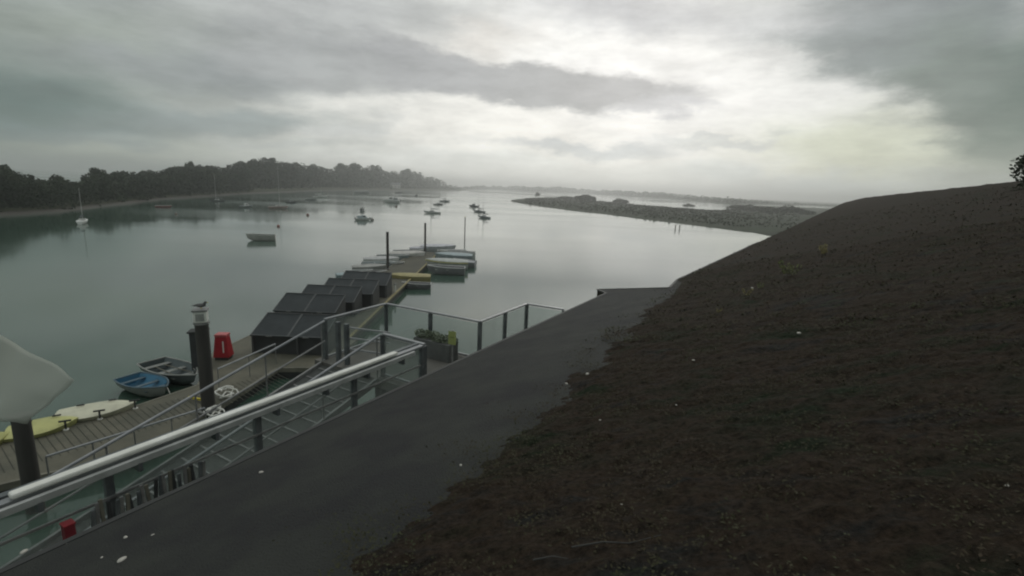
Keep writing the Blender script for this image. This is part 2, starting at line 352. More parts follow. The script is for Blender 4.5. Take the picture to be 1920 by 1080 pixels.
# wood on the left bank: one mass of crowns, with the trees that stand out of its skyline built singly
rs = np.random.RandomState(11); lobes = []
px = -240.0
while px < 885:
    D0 = shoreD(px)
    for row in range(5):
        pxx = px + rs.uniform(-6, 6); D = D0 * (1.05 + .05 * row + rs.uniform(-.015, .015)) if pxx < 460 or row > 1 else D0 * (1.28 + .05 * row)
        p = ground_at(pxx, D, 0); zt = ztop(p.x, p.y, interp(SKYL, pxx) + rs.uniform(1.5, 6) + (4 - row) * 3.0)
        zt = max(zt, 3.0)
        r = max(1.4, min(6, D * 9 / FPX)) * rs.uniform(.7, 1.15)
        z = zt - r * .8
        while z > 0:
            lobes.append((p.x + rs.uniform(-.5, .5) * r, p.y + rs.uniform(-.5, .5) * r, z, r, r, r * .8)); z -= r * 1.1
    px += max(5, 7)
la = np.array(lobes); dd = np.hypot(la[:, 0], la[:, 1]); Vs = []; Fs = []; off = 0
for lo, hi, cnt, sz in ((0, 170, 60000, .33), (170, 330, 60000, .6), (330, 3000, 50000, 1.25)):
    sel = [tuple(l) for l, q in zip(lobes, dd) if lo <= q < hi]
    if not sel: continue
    V_, F_ = leaf_cloud(rs, sel, cnt, sz); Vs.append(V_); Fs.append(F_ + off); off += len(V_)
o = bpy.data.objects.new('woodland', mesh_np('woodland', np.vstack(Vs), np.vstack(Fs), leafm2)); COL.objects.link(o)
tag(o, 'dark hazy mass of woodland covering the far left bank of the estuary', 'woodland', kind='stuff')
where = 'leftmost,second,third,fourth,fifth,sixth,seventh,eighth,ninth,tenth,eleventh,twelfth,thirteenth,fourteenth,fifteenth,sixteenth,seventeenth'.split(',')
peaks = [(2, 298, 3, .9), (60, 322, 0, .8), (106, 322, 5, 1), (190, 312, 1, 1), (232, 315, 0, .9), (275, 316, 2, 1), (360, 297, 3, .6), (398, 305, 0, 1), (452, 299, 1, 1), (478, 295, 2, .9), (507, 291, 4, 1), (552, 298, 0, 1), (590, 305, 2, 1), (646, 304, 1, 1), (668, 301, 3, .8), (703, 306, 4, 1), (768, 312, 0, 1)]
LB = ['tall dark tree at the left edge of the photo, highest on the near bank',
      'low round tree just right of the tall tree at the left edge of the photo',
      'narrow upright tree in the skyline dip above the lone small white yacht',
      'broad crowned tree rising at the right end of the dip in the left skyline',
      'round tree on the left skyline, second from the dip',
      'wide flat topped tree on the left skyline above the red moored boat',
      'small pointed tree sticking up alone from the skyline left of centre of the wood',
      'rounded tree on the skyline above the dark sloop near the bank',
      'tree starting the highest rise of the skyline, left shoulder of the wood',
      'wide tree on the left side of the highest part of the wooded skyline',
      'spiky topped tree at the very top of the wooded skyline, above the white cruiser',
      'round tree on the skyline just right of its highest point',
      'broad tree left of the notch in the skyline right of its highest point',
      'round tree right of the notch in the middle of the wooded skyline',
      'pointed tree poking from the skyline above the yacht with the grey cover',
      'broad tree on the skyline above the white cabin boat at the far moorings',
      'last large round tree before the wooded skyline drops to the water']
for (px, py, k, w), lb in zip(peaks, LB):
    D = shoreD(px) * 1.24; p = ground_at(px, D, 0); zt = ztop(p.x, p.y, py); zb = 1.6
    tree('skyline_tree', lb, (p.x, p.y, zb), zt - zb, k, w, 'trees standing out of the wooded skyline')
# hedges and shrubs of the far bank
lobes = []
px = 870.0
while px < 1990:
    sky_y = interp([(870, 350), (930, 350), (1000, 351), (1050, 352), (1100, 356), (1200, 361), (1240, 361), (1300, 367), (1400, 374), (1460, 380), (1540, 384), (1700, 390), (1980, 395)], px)
    p0 = G(px, interp(FB, px), 0); D = min(hypot(p0.x, p0.y), 4200) * 1.04
    for j in range(2):
        p = ground_at(px + rs.uniform(-2, 2), D * (1 + .12 * j), 0); zt = max(ztop(p.x, p.y, sky_y + rs.uniform(-2.2, 1.6) + 1.5 * j), 2.0); r = max(.8, D * 3.5 / FPX)
        z = zt - r * .6
        lobes.append((p.x, p.y, z, r * 1.5, r, r * .7))
        while z > 1.2: z -= r; lobes.append((p.x, p.y, z, r * 1.5, r, r * .7))
    px += 4.5
la = np.array(lobes); dd = np.hypot(la[:, 0], la[:, 1]); Vs = []; Fs = []; off = 0
for lo, hi, cnt, sz in ((0, 500, 22000, .5), (500, 1200, 22000, 1.1), (1200, 9000, 16000, 3)):
    sel = [tuple(l) for l, q in zip(lobes, dd) if lo <= q < hi]
    if not sel: continue
    V_, F_ = leaf_cloud(rs, sel, cnt, sz); Vs.append(V_); Fs.append(F_ + off); off += len(V_)
o = bpy.data.objects.new('far_hedgerow', mesh_np('far_hedgerow', np.vstack(Vs), np.vstack(Fs), leafm2)); COL.objects.link(o)
tag(o, 'long hazy line of far off trees and hedges along the horizon beyond the marsh channel', 'hedgerow', kind='stuff')
mrs = np.random.RandomState(21); cs_ = []
for k in range(5200):
    px = mrs.uniform(985, 1500); f_ = mrs.uniform(.04, 1) ** .8; p = G(px, interp(near, px), .3).lerp(G(px, interp(far, px), .55), f_); cs_.append((p.x, p.y, .62, (p - CP).length))
cs_ = np.array(cs_); q_ = mrs.normal(size=(5200, 3)); q_[:, 2] = 0; q_ /= np.linalg.norm(q_, axis=1)[:, None]; sz_ = (cs_[:, 3] * .0022 * mrs.uniform(.5, 1.5, 5200))[:, None]; hh2 = mrs.uniform(.05, .5, 5200)[:, None] * np.array([[0, 0, 1]])
c_0 = cs_[:, :3]; Vt = np.stack([c_0 - q_ * sz_ - [0, 0, .3], c_0 + q_ * sz_ - [0, 0, .3], c_0 + q_ * sz_ * .6 + hh2, c_0 - q_ * sz_ * .6 + hh2], 1).reshape(-1, 3)
o = bpy.data.objects.new('marsh_grass', mesh_np('marsh_grass', Vt, np.arange(len(Vt)).reshape(-1, 4), mat('tussock_green', (.042, .054, .028), .95, 0, (.028, .036, .020), .05, spec=.1))); COL.objects.link(o)
tag(o, 'dark rough grass tussocks covering the low marsh spit', 'marsh grass', kind='stuff')
# bushes on the marsh
def bush(px, pyb, pyt, wpx, label, grp='bushes on the marsh spit'):
    p = G(px, pyb, .5); zt = ztop(p.x, p.y, pyt); h = zt - .4; d = hypot(p.x, p.y); wm_ = wpx * d / FPX
    t_ = thing('marsh_bush', label, 'bush', (p.x, p.y, .4), 0, grp); rr = np.random.RandomState(int(px)); lb = []
    nl = max(4, int(wm_ / h * 2.2))
    for j in range(nl):
        lb.append(((j + .5) / nl * wm_ - wm_ / 2 + rr.uniform(-.3, .3), rr.uniform(-1, 1), h * rr.uniform(.35, .62) * (1 - .35 * abs(2 * (j + .5) / nl - 1)), wm_ / nl * rr.uniform(.9, 1.6), wm_ / nl, h * rr.uniform(.28, .45) * (1 - .4 * abs(2 * (j + .5) / nl - 1))))
    V_, F_ = leaf_cloud(rr, lb, 2600, h * .08); o = bpy.data.objects.new('foliage', mesh_np('foliage', V_, F_, leafm)); COL.objects.link(o); o.parent = t_
    MB().tube([(0, 0, -.2), (.05, 0, h * .5)], h * .04, 5).build('stem', bark, t_)
bush(1096, 378, 361, 30, 'tall bushy clump on the marsh spit, biggest one standing out over the channel')
bush(1060, 374, 366, 30, 'low bush left of the tallest clump on the marsh spit')
bush(1163, 381, 370, 22, 'square dark bush on the marsh spit right of the tallest clump')
bush(1291, 388, 381, 16, 'small round bush at the channel edge, rightmost on the marsh spit')
bush(1008, 369, 359, 7, 'tiny upright bush standing alone near the tip of the marsh spit')
bush(1400, 396, 380, 60, 'broad dark thicket where the marsh meets the far bank, left part')
bush(1475, 402, 384, 80, 'broad dark thicket on the marsh just beyond the roof edge, right part')
# dark tree past the right end of the roof
tp = ground_at(1985, 26, 0); pyt = ztop(tp.x, tp.y, 262)
dt = thing('dark_tree', 'dark leafy tree rising behind the right end of the green roof', 'tree', (tp.x, tp.y, 1.0)); hh_ = pyt - 1
rr = np.random.RandomState(9); V_, F_ = leaf_cloud(rr, [(rr.uniform(-.9, .9), rr.uniform(-.9, .9), hh_ * q, .8, .8, .8) for q in np.linspace(.55, .94, 16)], 9000, .1)
o = bpy.data.objects.new('crown', mesh_np('crown', V_, F_, leafm)); COL.objects.link(o); o.parent = dt
MB().tube([(0, 0, -1), (.05, 0, hh_ * .5), (0, .05, hh_ * .85)], .17, 8, r2=.04).build('trunk', bark, dt)
MATS_house = mat('white_render', (.6, .6, .56), .7); slate = mat('slate', (.1, .1, .11), .7)
hp = G(741, 349, 2.0); hD = min(hypot(hp.x, hp.y), 640); hp = ground_at(741, shoreD(741) * 1.12, 2.2)
hs = thing('farmhouse', 'tiny pale house on the grass below the wood at the far left bank', 'house', hp, .3)
MB().prism([(-7, -4), (7, -4), (7, 4), (-7, 4)], 0, 4.5).build('wall', MATS_house, hs)
MB().add([(-7.4, -4.4, 4.5), (7.4, -4.4, 4.5), (7.4, 4.4, 4.5), (-7.4, 4.4, 4.5), (-7.4, 0, 7.5), (7.4, 0, 7.5)], [(0, 1, 5, 4), (2, 3, 4, 5), (0, 4, 3), (1, 2, 5), (3, 2, 1, 0)]).build('roof', slate, hs)
for x in (-4.5, 0, 4.5): MB().box((x, -4.05, 1.9), (1.1, .12, 1.2)).build('window', floatm, hs)

# ------------------------------------------------------------------ boats
def shell(L_, B_, H_, off=0, tr_=.78, zk=0, sheer=.18, n=14, m=7):
    """hull skin: bow at +x; off insets it"""
    vs = []; st = []
    for i in range(n + 1):
        t_ = i / n; x = -L_ / 2 + L_ * t_
        b_ = B_ / 2 * (tr_ + (1 - tr_) * sin(min(1, t_ / .45) * pi / 2)) if t_ < .45 else B_ / 2 * max(.02, (1 - ((t_ - .45) / .55) ** 2.3))
        b_ = max(b_ - off, .005); zt = H_ * (1 + sheer * t_ ** 2); zb = zk + off + H_ * .45 * max(0, (t_ - .72) / .28) ** 2
        x2 = x - off * (1 if t_ > .9 else 0) + (off if i == 0 else 0)
        for j in range(m):
            s_ = -1 + 2 * j / (m - 1); a_ = abs(s_); yy = b_ * (1 if s_ > 0 else -1) * min(1, a_ ** .6) if a_ > 0 else 0
            vs.append((x2 + (.06 * L_ * (t_ ** 3) * (a_ ** 2)), yy, zb + (zt - zb) * a_ ** 2.2))
    fs = [(i * m + j, (i + 1) * m + j, (i + 1) * m + j + 1, i * m + j + 1) for i in range(n) for j in range(m - 1)]
    rim = [vs[i * m] for i in range(n + 1)] + [vs[i * m + m - 1] for i in range(n, -1, -1)]
    return vs, fs, tuple(range(m)), rim
HM = {}
def pm(c, r=.45):
    key = 'gelcoat_%d_%d_%d' % tuple(int(x * 99) for x in c); return mat(key, c, r, 0, tuple(x * .75 for x in c), 1.5)
def dinghy(name, label, cat, loc, rz, L_, B_, H_, ch, ci, cr, group=None, thw=True, oars=False):
    t_ = thing(name, label, cat, loc, rz, group)
    vs, fs, trn, rim = shell(L_, B_, H_); MB().add(vs, fs + [trn]).build('hull', pm(ch), t_, True)
    vi, fi, tri_, _ = shell(L_ * .97, B_, H_ * .99, off=.035 * B_, zk=.1 * H_); MB().add(vi, [q[::-1] for q in fi] + [tri_[::-1]]).build('interior', pm(ci, .6), t_, True)
    MB().tube(rim + [rim[0]], .022 * B_, 6, False).build('gunwale', pm(cr), t_, True)
    if thw:
        for x, wv in ((-.36, .82), (-.02, .96), (.28, .72)): MB().box((x * L_, 0, H_ * .72), (L_ * .08, B_ * wv * .93, H_ * .06)).build('thwart', pm(tuple(v * .8 for v in cr)), t_)
    if oars:
        for s_ in (-1, 1): MB().tube([(-.3 * L_, s_ * .12 * B_, H_ * .8), (.3 * L_, s_ * .2 * B_, H_ * .85)], .02, 5).build('oar', timber, t_)
    return t_
def covered(name, label, cat, loc, rz, L_, B_, H_, ch, cc, group=None, stripe=None):
    t_ = thing(name, label, cat, loc, rz, group)
    vs, fs, trn, rim = shell(L_, B_, H_); MB().add(vs, fs + [trn]).build('hull', pm(ch), t_, True)
    n = 14; cv = []
    for i in range(n + 1):
        a = rim[i]; b_ = rim[2 * n + 1 - i]
        for j in range(5):
            s_ = j / 4; p = Vector(a).lerp(Vector(b_), s_); cv.append((p.x, p.y * 1.02, p.z + .012 + .28 * H_ * sin(pi * s_) * sin(pi * min(1, .12 + i / n * .9)) ** .5))
    MB().add(cv, [(i * 5 + j, i * 5 + j + 1, (i + 1) * 5 + j + 1, (i + 1) * 5 + j) for i in range(n) for j in range(4)]).build('cover', pm(cc, .7), t_, True)
    if stripe: MB().tube([(p[0], p[1] * 1.01, p[2] - .12 * H_) for p in rim], .045 * H_ + .02, 6, False).build('rubbing_strake', pm(stripe), t_, True)
    return t_
def yacht(name, label, cat, loc, rz, L_, ch, cs, mast, group=None, cover=True):
    t_ = thing(name, label, cat, loc, rz, group); B_ = L_ * .32; H_ = L_ * .12
    vs, fs, trn, rim = shell(L_, B_, H_, tr_=.6, sheer=.35); MB().add(vs, fs + [trn, tuple(range(0, 15 * 7, 7)) + tuple(range(14 * 7 + 6, 0, -7))]).build('hull', pm(ch, .35), t_, True)
    cb = MB(); cb.add([(-.12 * L_, -.3 * B_, H_), (.22 * L_, -.2 * B_, H_ * 1.05), (.22 * L_, .2 * B_, H_ * 1.05), (-.12 * L_, .3 * B_, H_), (-.10 * L_, -.24 * B_, H_ * 1.75), (.14 * L_, -.15 * B_, H_ * 1.6), (.14 * L_, .15 * B_, H_ * 1.6), (-.10 * L_, .24 * B_, H_ * 1.75)], [(0, 1, 5, 4), (1, 2, 6, 5), (2, 3, 7, 6), (3, 0, 4, 7), (4, 5, 6, 7)])
    c_ = cb.build('cabin', pm((.62, .62, .6)), t_)
    for s_ in (-1, 1): MB().box((.02 * L_, s_ * .245 * B_, H_ * 1.4), (.16 * L_, .05 * B_, H_ * .22)).build('window', floatm, c_)
    if mast:
        MB().tube([(.1 * L_, 0, H_), (.1 * L_, 0, mast)], .055 + L_ * .004, 6, r2=.04).build('mast', pm((.42, .42, .40), .4), t_)
        MB().tube([(.1 * L_, 0, H_ * 2.3), (-.38 * L_, 0, H_ * 2.2)], .05, 6).build('boom', galv, t_)
        if cover: MB().tube([(.09 * L_, 0, H_ * 2.5), (-.1 * L_, 0, H_ * 2.42), (-.38 * L_, 0, H_ * 2.3)], .17, 8, r2=.08).build('sail_cover', pm(cs, .8), t_)
    return t_
def cabin_boat(name, label, cat, loc, rz, L_, ch, cc, group=None, dodger=None):
    t_ = thing(name, label, cat, loc, rz, group); B_ = L_ * .38; H_ = L_ * .15
    vs, fs, trn, rim = shell(L_, B_, H_, sheer=.4); MB().add(vs, fs + [trn, tuple(range(0, 15 * 7, 7)) + tuple(range(14 * 7 + 6, 0, -7))]).build('hull', pm(ch, .35), t_, True)
    cb = MB(); z1 = H_ * 2.3
    cb.add([(-.1 * L_, -.36 * B_, H_), (.28 * L_, -.26 * B_, H_ * 1.1), (.28 * L_, .26 * B_, H_ * 1.1), (-.1 * L_, .36 * B_, H_), (-.1 * L_, -.3 * B_, z1), (.12 * L_, -.24 * B_, z1), (.12 * L_, .24 * B_, z1), (-.1 * L_, .3 * B_, z1)], [(0, 1, 5, 4), (1, 2, 6, 5), (2, 3, 7, 6), (3, 0, 4, 7), (4, 5, 6, 7)])
    c_ = cb.build('cabin', pm(cc), t_)
    for s_ in (-1, 1): MB().box((.03 * L_, s_ * .31 * B_, H_ * 1.75), (.18 * L_, .05 * B_, H_ * .45)).build('window', floatm, c_)
    if dodger: MB().box((-.25 * L_, 0, H_ * 1.6), (.26 * L_, .6 * B_, H_ * .9)).build('cockpit_cover', pm(dodger, .8), t_)
    MB().box((-.53 * L_, 0, H_ * .9), (.05 * L_, .16 * B_, H_ * 1.1)).build('outboard', floatm, t_)
    MB().tube([(.4 * L_, -.2 * B_, H_ * 1.3), (.48 * L_, 0, H_ * 1.7), (.4 * L_, .2 * B_, H_ * 1.3)], .025, 5).build('bow_rail', alu, t_)
    return t_
WH = (.82, .82, .80); GR = (.30, .32, .33); DK = (.06, .07, .08); BL = (.10, .22, .32)
def place(px, py, lpx, rel=0):
    p = G(px, py, 0); d = (p - CP).length; bearing = atan2(p.y, p.x) - pi / 2
    return Vector((p.x, p.y, -.05)), lpx * d / FPX, bearing + radians(rel)
GM = 'boats lying on moorings in the estuary'
def mz(p, py): return ztop(p.x, p.y, py)
def Y(px, py, lpx, rel, ch, cs, ymast, label, cover=True):
    p, l, r = place(px, py, lpx, rel); l = max(4.5, min(9.5, l)); return yacht('moored_yacht', label, 'sailing boat', p, r, l, ch, cs, mz(p, ymast), GM, cover)
def C(px, py, lpx, rel, ch, cc, label, dodger=None):
    p, l, r = place(px, py, lpx, rel); l = max(3.6, l); return cabin_boat('moored_motor_boat', label, 'motor boat', p, r, l, ch, cc, GM, dodger)
def D_(px, py, lpx, rel, ch, ci, label):
    p, l, r = place(px, py, lpx, rel); l = max(2.6, l); return dinghy('moored_open_boat', label, 'open boat', p, r, l, l * .4, l * .15, ch, ci, WH, GM)
Y(155, 419, 16, 80, WH, DK, 352, 'small white yacht with dark sail cover moored alone off the left bank')
D_(306, 389, 20, 5, (.30, .06, .06), (.2, .05, .05), 'red open boat moored close under the left bank')
Y(408, 378, 20, 165, DK, (.2, .2, .2), 325, 'dark hulled sloop with bare mast moored near the left bank')
C(461, 389, 15, 20, GR, WH, 'small grey cabin boat between the dark sloop and the white cruiser')
Y(521, 391, 29, 5, (.52, .38, .36), GR, 312, 'long white cruiser with the tallest mast, below the top of the wood')
C(546, 381, 10, 15, DK, GR, 'tiny dark boat just right of the white cruiser with the tallest mast')
D_(583, 375, 18, 0, GR, GR, 'low grey open boat left of the white yacht near the far shore')
Y(600, 371, 22, 8, WH, WH, 346, 'white yacht lying nearest the far shore, left of the centre moorings')
D_(678, 362.5, 24, 0, GR, WH, 'low pale boat against the far shore, above the twin boats with covers')
C(748, 362.5, 13, 0, DK, GR, 'small dark boat against the far shore, above the white cabin boat')
C(734, 380, 30, 172, WH, WH, 'white cabin boat lying broadside alone in the centre of the moorings', GR)
C(680, 395, 17, 75, GR, WH, 'grey boat with tall pale cabin, upper of the two in line mid channel', (.5, .5, .48))
C(681, 413, 24, 12, WH, (.42, .5, .52), 'white and pale blue cabin boat, lower of the two in line mid channel', (.4, .48, .5))
C(781, 367, 6, 60, DK, DK, 'tiny dark boat far off right of the white cabin boat')
Y(811, 400, 30, 170, WH, GR, 356, 'white yacht in front of the right centre group, longest there')
Y(822, 384, 20, 30, GR, WH, 352, 'grey yacht behind the long white yacht of the right centre group')
Y(834, 378, 18, 10, GR, DK, 346, 'farthest pale yacht of the right centre group with dark sail cover')
C(889, 388, 18, 165, DK, GR, 'dark motor boat, first of the slanting row of three by the channel')
Y(899, 398, 24, 150, (.16, .2, .22), DK, 360, 'blue grey yacht, middle of the slanting row of three by the channel')
Y(908, 409, 15, 135, (.2, .24, .26), DK, 368, 'blue grey yacht nearest the camera in the slanting row of three')
p, l, r = place(491, 451, 42, 172)
dinghy('moored_launch', 'open white launch with raised rim moored alone left of centre', 'open boat', p, r, l, l * .42, l * .24, (.50, .49, .46), (.12, .13, .12), (.66, .66, .62), GM)
def buoy(px, py, s, col, label):
    p, l, r = place(px, py, s); t_ = thing('mooring_buoy', label, 'buoy', (p.x, p.y, 0), 0, 'mooring buoys')
    MB().ball((0, 0, l * .2), l / 2, 10, 8).build('float', pm(col), t_, True); MB().tube([(0, 0, l * .6), (0, 0, l * .95), (l * .12, 0, l * 1.0)], l * .06, 5).build('mooring_ring', galv, t_)
buoy(577, 404, 5, (.25, .12, .1), 'small dark red buoy floating alone below the low grey open boat')
buoy(522, 425, 5, (.3, .1, .08), 'small red buoy above and right of the open white launch')
buoy(698, 413, 6, (.3, .28, .26), 'grey buoy just right of the white and pale blue cabin boat')
buoy(743, 388, 4, (.2, .15, .13), 'tiny dark buoy under the white cabin boat in the centre')
buoy(409, 389, 4, (.2, .2, .2), 'tiny grey buoy just under the dark sloop by the left bank')
buoy(330, 402, 4, (.2, .15, .13), 'tiny brown buoy right of the red open boat')
for px, lb in ((1266, 'left of two short brown stakes at the edge of the marsh spit'), (1274, 'right of two short brown stakes at the edge of the marsh spit')):
    p = G(px, 430, 0); t_ = thing('marsh_stake', lb, 'stake', p, 0, 'stakes by the marsh'); MB().tube([(0, 0, -.5), (0, 0, ztop(p.x, p.y, 422))], .14, 6).build('post', timber, t_); MB().box((0, 0, ztop(p.x, p.y, 422)), (.4, .4, .1)).build('cap', timber, t_)

# ------------------------------------------------------------------ pontoon
PZ = .5
def poly(px_list, z=PZ): return [tuple(G(a, b_, z))[:2] for a, b_ in px_list]
def board_deck(mb, pl, z, step=.16, gap=.012, axis=(1, 0)):
    pass
pont = thing('pontoon', 'long weathered floating pontoon running from the quay out to the dinghies', 'pontoon')
nearp = poly([(-70, 850), (130, 793), (245, 765), (372, 722), (402, 660)]) + [(-14.2, 26.0)] + [(-8.4, 26.0), (-8.6, 21.6)] + poly([(520, 690), (350, 800), (250, 850), (-70, 925)])
farp = [(-12.9, 26.02), (-8.9, 26.02), (-9.2, 40), (-9.6, 63), (-12.6, 63), (-12.8, 40)]
for pl in (nearp, farp):
    MB().prism(pl, PZ - .07, PZ).build('deck', deckm, pont)
    cx = sum(p[0] for p in pl) / len(pl); cy = sum(p[1] for p in pl) / len(pl)
    MB().prism([(cx + (p[0] - cx) * .985, cy + (p[1] - cy) * .985) for p in pl], -.15, PZ - .073).build('float', floatm, pont)
    b_ = MB()
    for i in range(len(pl)):
        a = pl[i]; c_ = pl[(i + 1) % len(pl)]; b_.bar((a[0], a[1], PZ - .08), (c_[0], c_[1], PZ - .08), .10, .2)
    b_.build('fender_beam', timber, pont)
# deck board seams
b_ = MB()
for k in range(150):
    y = 26.3 + k * .245; xa, xb = -12.75, -9.0 - (y - 26) / 37 * .65
    b_.box(((xa + xb) / 2, y, PZ + .004), (abs(xb - xa), .03, .008))
seam = mat('board_gap', (.06, .06, .045), .9)
b_.build('board_seams', seam, pont)
b_ = MB(); d0 = (Vector(poly([(245, 765)])[0]) - Vector(poly([(-70, 850)])[0])).normalized()
for k in range(46):
    c0 = Vector(poly([(-70, 856)])[0]) + d0 * (.4 + k * .2); nrm = Vector((d0.y, -d0.x)); b_.bar((c0.x + nrm.x * .12, c0.y + nrm.y * .12, PZ + .004), (c0.x + nrm.x * 2.0, c0.y + nrm.y * 2.0, PZ + .004), .022, .008)
b_.build('board_seams', seam, pont)
b_ = MB(); b_.bar((-8.88, 26.2, PZ + .035), (-9.17, 40, PZ + .035), .16, .06); b_.bar((-9.17, 40, PZ + .035), (-9.57, 62.8, PZ + .035), .16, .06)
b_.build('edge_board', mat('yellowed_timber', (.30, .26, .12), .8, 0, (.2, .17, .09), 2), pont)
# lockers with framed sloping lids
def locker(label, fx, fy, wid, first=None):
    if first: return dup(first, (fx, fy, PZ), 0, label)
    t_ = thing('storage_locker', label, 'locker', (fx, fy, PZ), 0, 'panelled lockers in a row on the pontoon')
    d = 1.75; z0, z1 = .95, 1.62
    MB().add([(0, .12, 0), (wid, .12, 0), (wid, d, 0), (0, d, 0), (0, .12, z0 - .08), (wid, .12, z0 - .08), (wid, d, z1 - .08), (0, d, z1 - .08)], [(0, 1, 5, 4), (1, 2, 6, 5), (2, 3, 7, 6), (3, 0, 4, 7), (4, 5, 6, 7)]).build('body', boxm, t_)
    for s_ in (0, 1):
        x0 = s_ * wid / 2 - .04 + .02 * s_; x1 = x0 + wid / 2 + .04
        q = MB().add([(x0, -.05, z0), (x1, -.05, z0), (x1, d + .05, z1), (x0, d + .05, z1), (x0, -.05, z0 - .05), (x1, -.05, z0 - .05), (x1, d + .05, z1 - .05), (x0, d + .05, z1 - .05)], [(0, 1, 2, 3), (7, 6, 5, 4), (0, 4, 5, 1), (1, 5, 6, 2), (2, 6, 7, 3), (3, 7, 4, 0)]).build('lid', panelm, t_)
        fr_ = MB(); e = .012
        cs = [(x0 + .03, -.02, z0 + e), (x1 - .03, -.02, z0 + e), (x1 - .03, d + .02, z1 + e), (x0 + .03, d + .02, z1 + e)]
        for i in range(4): fr_.bar(cs[i], cs[(i + 1) % 4], .055, .03)
        fr_.build('frame', trimm, q)
    for s_ in (.25, .75): MB().tube([(wid * s_ - .14, -.09, z0 - .01), (wid * s_ + .14, -.09, z0 - .01)], .016, 6).build('handle', galv, t_)
    for x in (.05, wid * .62, wid - .05): MB().box((x, -.02, z0 / 2 - .03), (.06, .06, z0 - .08)).build('leg', trimm, t_)
    return t_
rows = [((471, 628), 'nearest dark panelled locker on the pontoon, beside the red cabinet'), ((513, 582), 'second dark locker in the row, counted from the red cabinet'), ((557, 563), 'third dark panelled locker, middle of the row on the pontoon'), ((600, 548), 'fourth dark panelled locker, next to last before the dinghies'), ((634, 532), 'farthest dark panelled locker, last of the row by the dinghies')]
L0 = None
for (q, lb) in rows:
    p = G(q[0], q[1], PZ + .95); o = locker(lb, p.x, p.y, 3.6, L0); L0 = L0 or o

def pile(label, px0, py0, pyt, r, cat='pile', name='mooring_pile', z0=-.6, zb=PZ, cap=None, grp=None):
    p = G(px0, py0, zb); zt = ztop(p.x, p.y, pyt); t_ = thing(name, label, cat, (p.x, p.y, 0), 0, grp)
    MB().tube([(0, 0, z0), (0, 0, zt)], r, 14, r2=r * .95).build('post', piling, t_, True)
    MB().tube([(0, 0, zt), (0, 0, zt + .07)], r * 1.12, 14).build('cap', cap or galv, t_, True)
    MB().tube([(r * 1.35 * cos(a), r * 1.35 * sin(a), PZ + .1) for a in [k * pi / 8 for k in range(17)]], .04, 6, False).build('pile_collar', galv, t_)
    return t_, p, zt
GP = 'piles holding the pontoon'
pile('left one of two tall thin piles rising from the dinghies at the far pontoon end', 727, 505, 436, .14, grp=GP)
pile('right one of two tall thin piles at the far pontoon end, taller and farther', 797, 476, 419, .13, grp=GP)
pile('thin lone perch pole standing in the water right of the pontoon end', 871, 462, 407, .07, 'perch', 'perch_pole', zb=0, cap=ylw)
t_, p, zt = pile('thick dark pile beside the red cabinet, carrying a white lamp box', 392, 772, 607, .23, grp=GP)
lb_ = thing('lamp_box', 'pale square lamp box on top of the thick dark pile', 'lamp', (p.x, p.y, zt + .07), .4)
MB().box((0, 0, .21), (.40, .40, .40)).build('housing', whitepaint, lb_, bevel=.02); MB().box((0, 0, .445), (.48, .48, .07)).build('lid', galv, lb_, bevel=.015)
MB().box((0, -.203, .2), (.26, .012, .26)).build('lens', mat('lens_plastic', (.35, .36, .34), .2), lb_)
gull = thing('gull', 'small dark bird perched on the lamp box', 'bird', (p.x + .03, p.y, zt + .55), .3)
gb = MB(); gb.ball((0, 0, .12), .085, 10, 8, (1.9, .9, .85)); gb.ball((.15, 0, .22), .05, 8, 6); gb.tube([(.08, 0, .14), (.14, 0, .21)], .045, 8); gb.tube([(-.1, 0, .13), (-.27, 0, .11)], .05, 6, r2=.012)
gb.build('body', mat('bird_grey', (.12, .12, .12), .8), gull, True)
MB().tube([(.19, 0, .22), (.25, 0, .205)], .014, 5, r2=.004).build('beak', ylw, gull)
for s_ in (-1, 1): MB().tube([(0, .03 * s_, .06), (0.01, .03 * s_, 0)], .008, 5).build('leg', ylw, gull)
t_, p, zt = pile('big dark pile standing at the left edge beside the yellow hull', 62, 925, 782, .2, grp=GP)
# power pedestal and red cabinet beside the thick pile
p = G(378, 690, PZ); sp = thing('service_cabinet', 'dark upright service cabinet behind the thick pile', 'cabinet', p, .3)
h = ztop(p.x, p.y, 622) - PZ; MB().box((0, 0, h / 2), (.62, .5, h)).build('housing', boxm, sp, bevel=.02); MB().box((0, 0, h + .04), (.74, .6, .07)).build('top', floatm, sp); MB().box((.1, -.256, h * .55), (.3, .015, h * .5)).build('door', galv, sp)
p = G(420, 672, PZ); h = ztop(p.x, p.y, 625) - PZ
rc = thing('red_cabinet', 'bright red upright fire point cabinet on the pontoon', 'cabinet', p, .12); w = .36
MB().add([(-w, -.28, .12), (w, -.28, .12), (w, .28, .12), (-w, .28, .12), (-w * .72, -.2, h * .9), (w * .72, -.2, h * .9), (w * .72, .2, h * .9), (-w * .72, .2, h * .9)], [(3, 2, 1, 0), (0, 1, 5, 4), (1, 2, 6, 5), (2, 3, 7, 6), (3, 0, 4, 7), (4, 5, 6, 7)]).build('body', red, rc, bevel=.03)
MB().box((0, 0, h * .9 + .06), (w * 1.5, .46, .12)).build('top', mat('red_top', (.55, .12, .12), .4), rc, bevel=.03)
MB().box((.12, -.262, h * .52), (.05, .03, h * .45)).build('label_strip', whitepaint, rc)
MB().box((0, 0, .06), (w * 1.6, .5, .12)).build('plinth', floatm, rc)
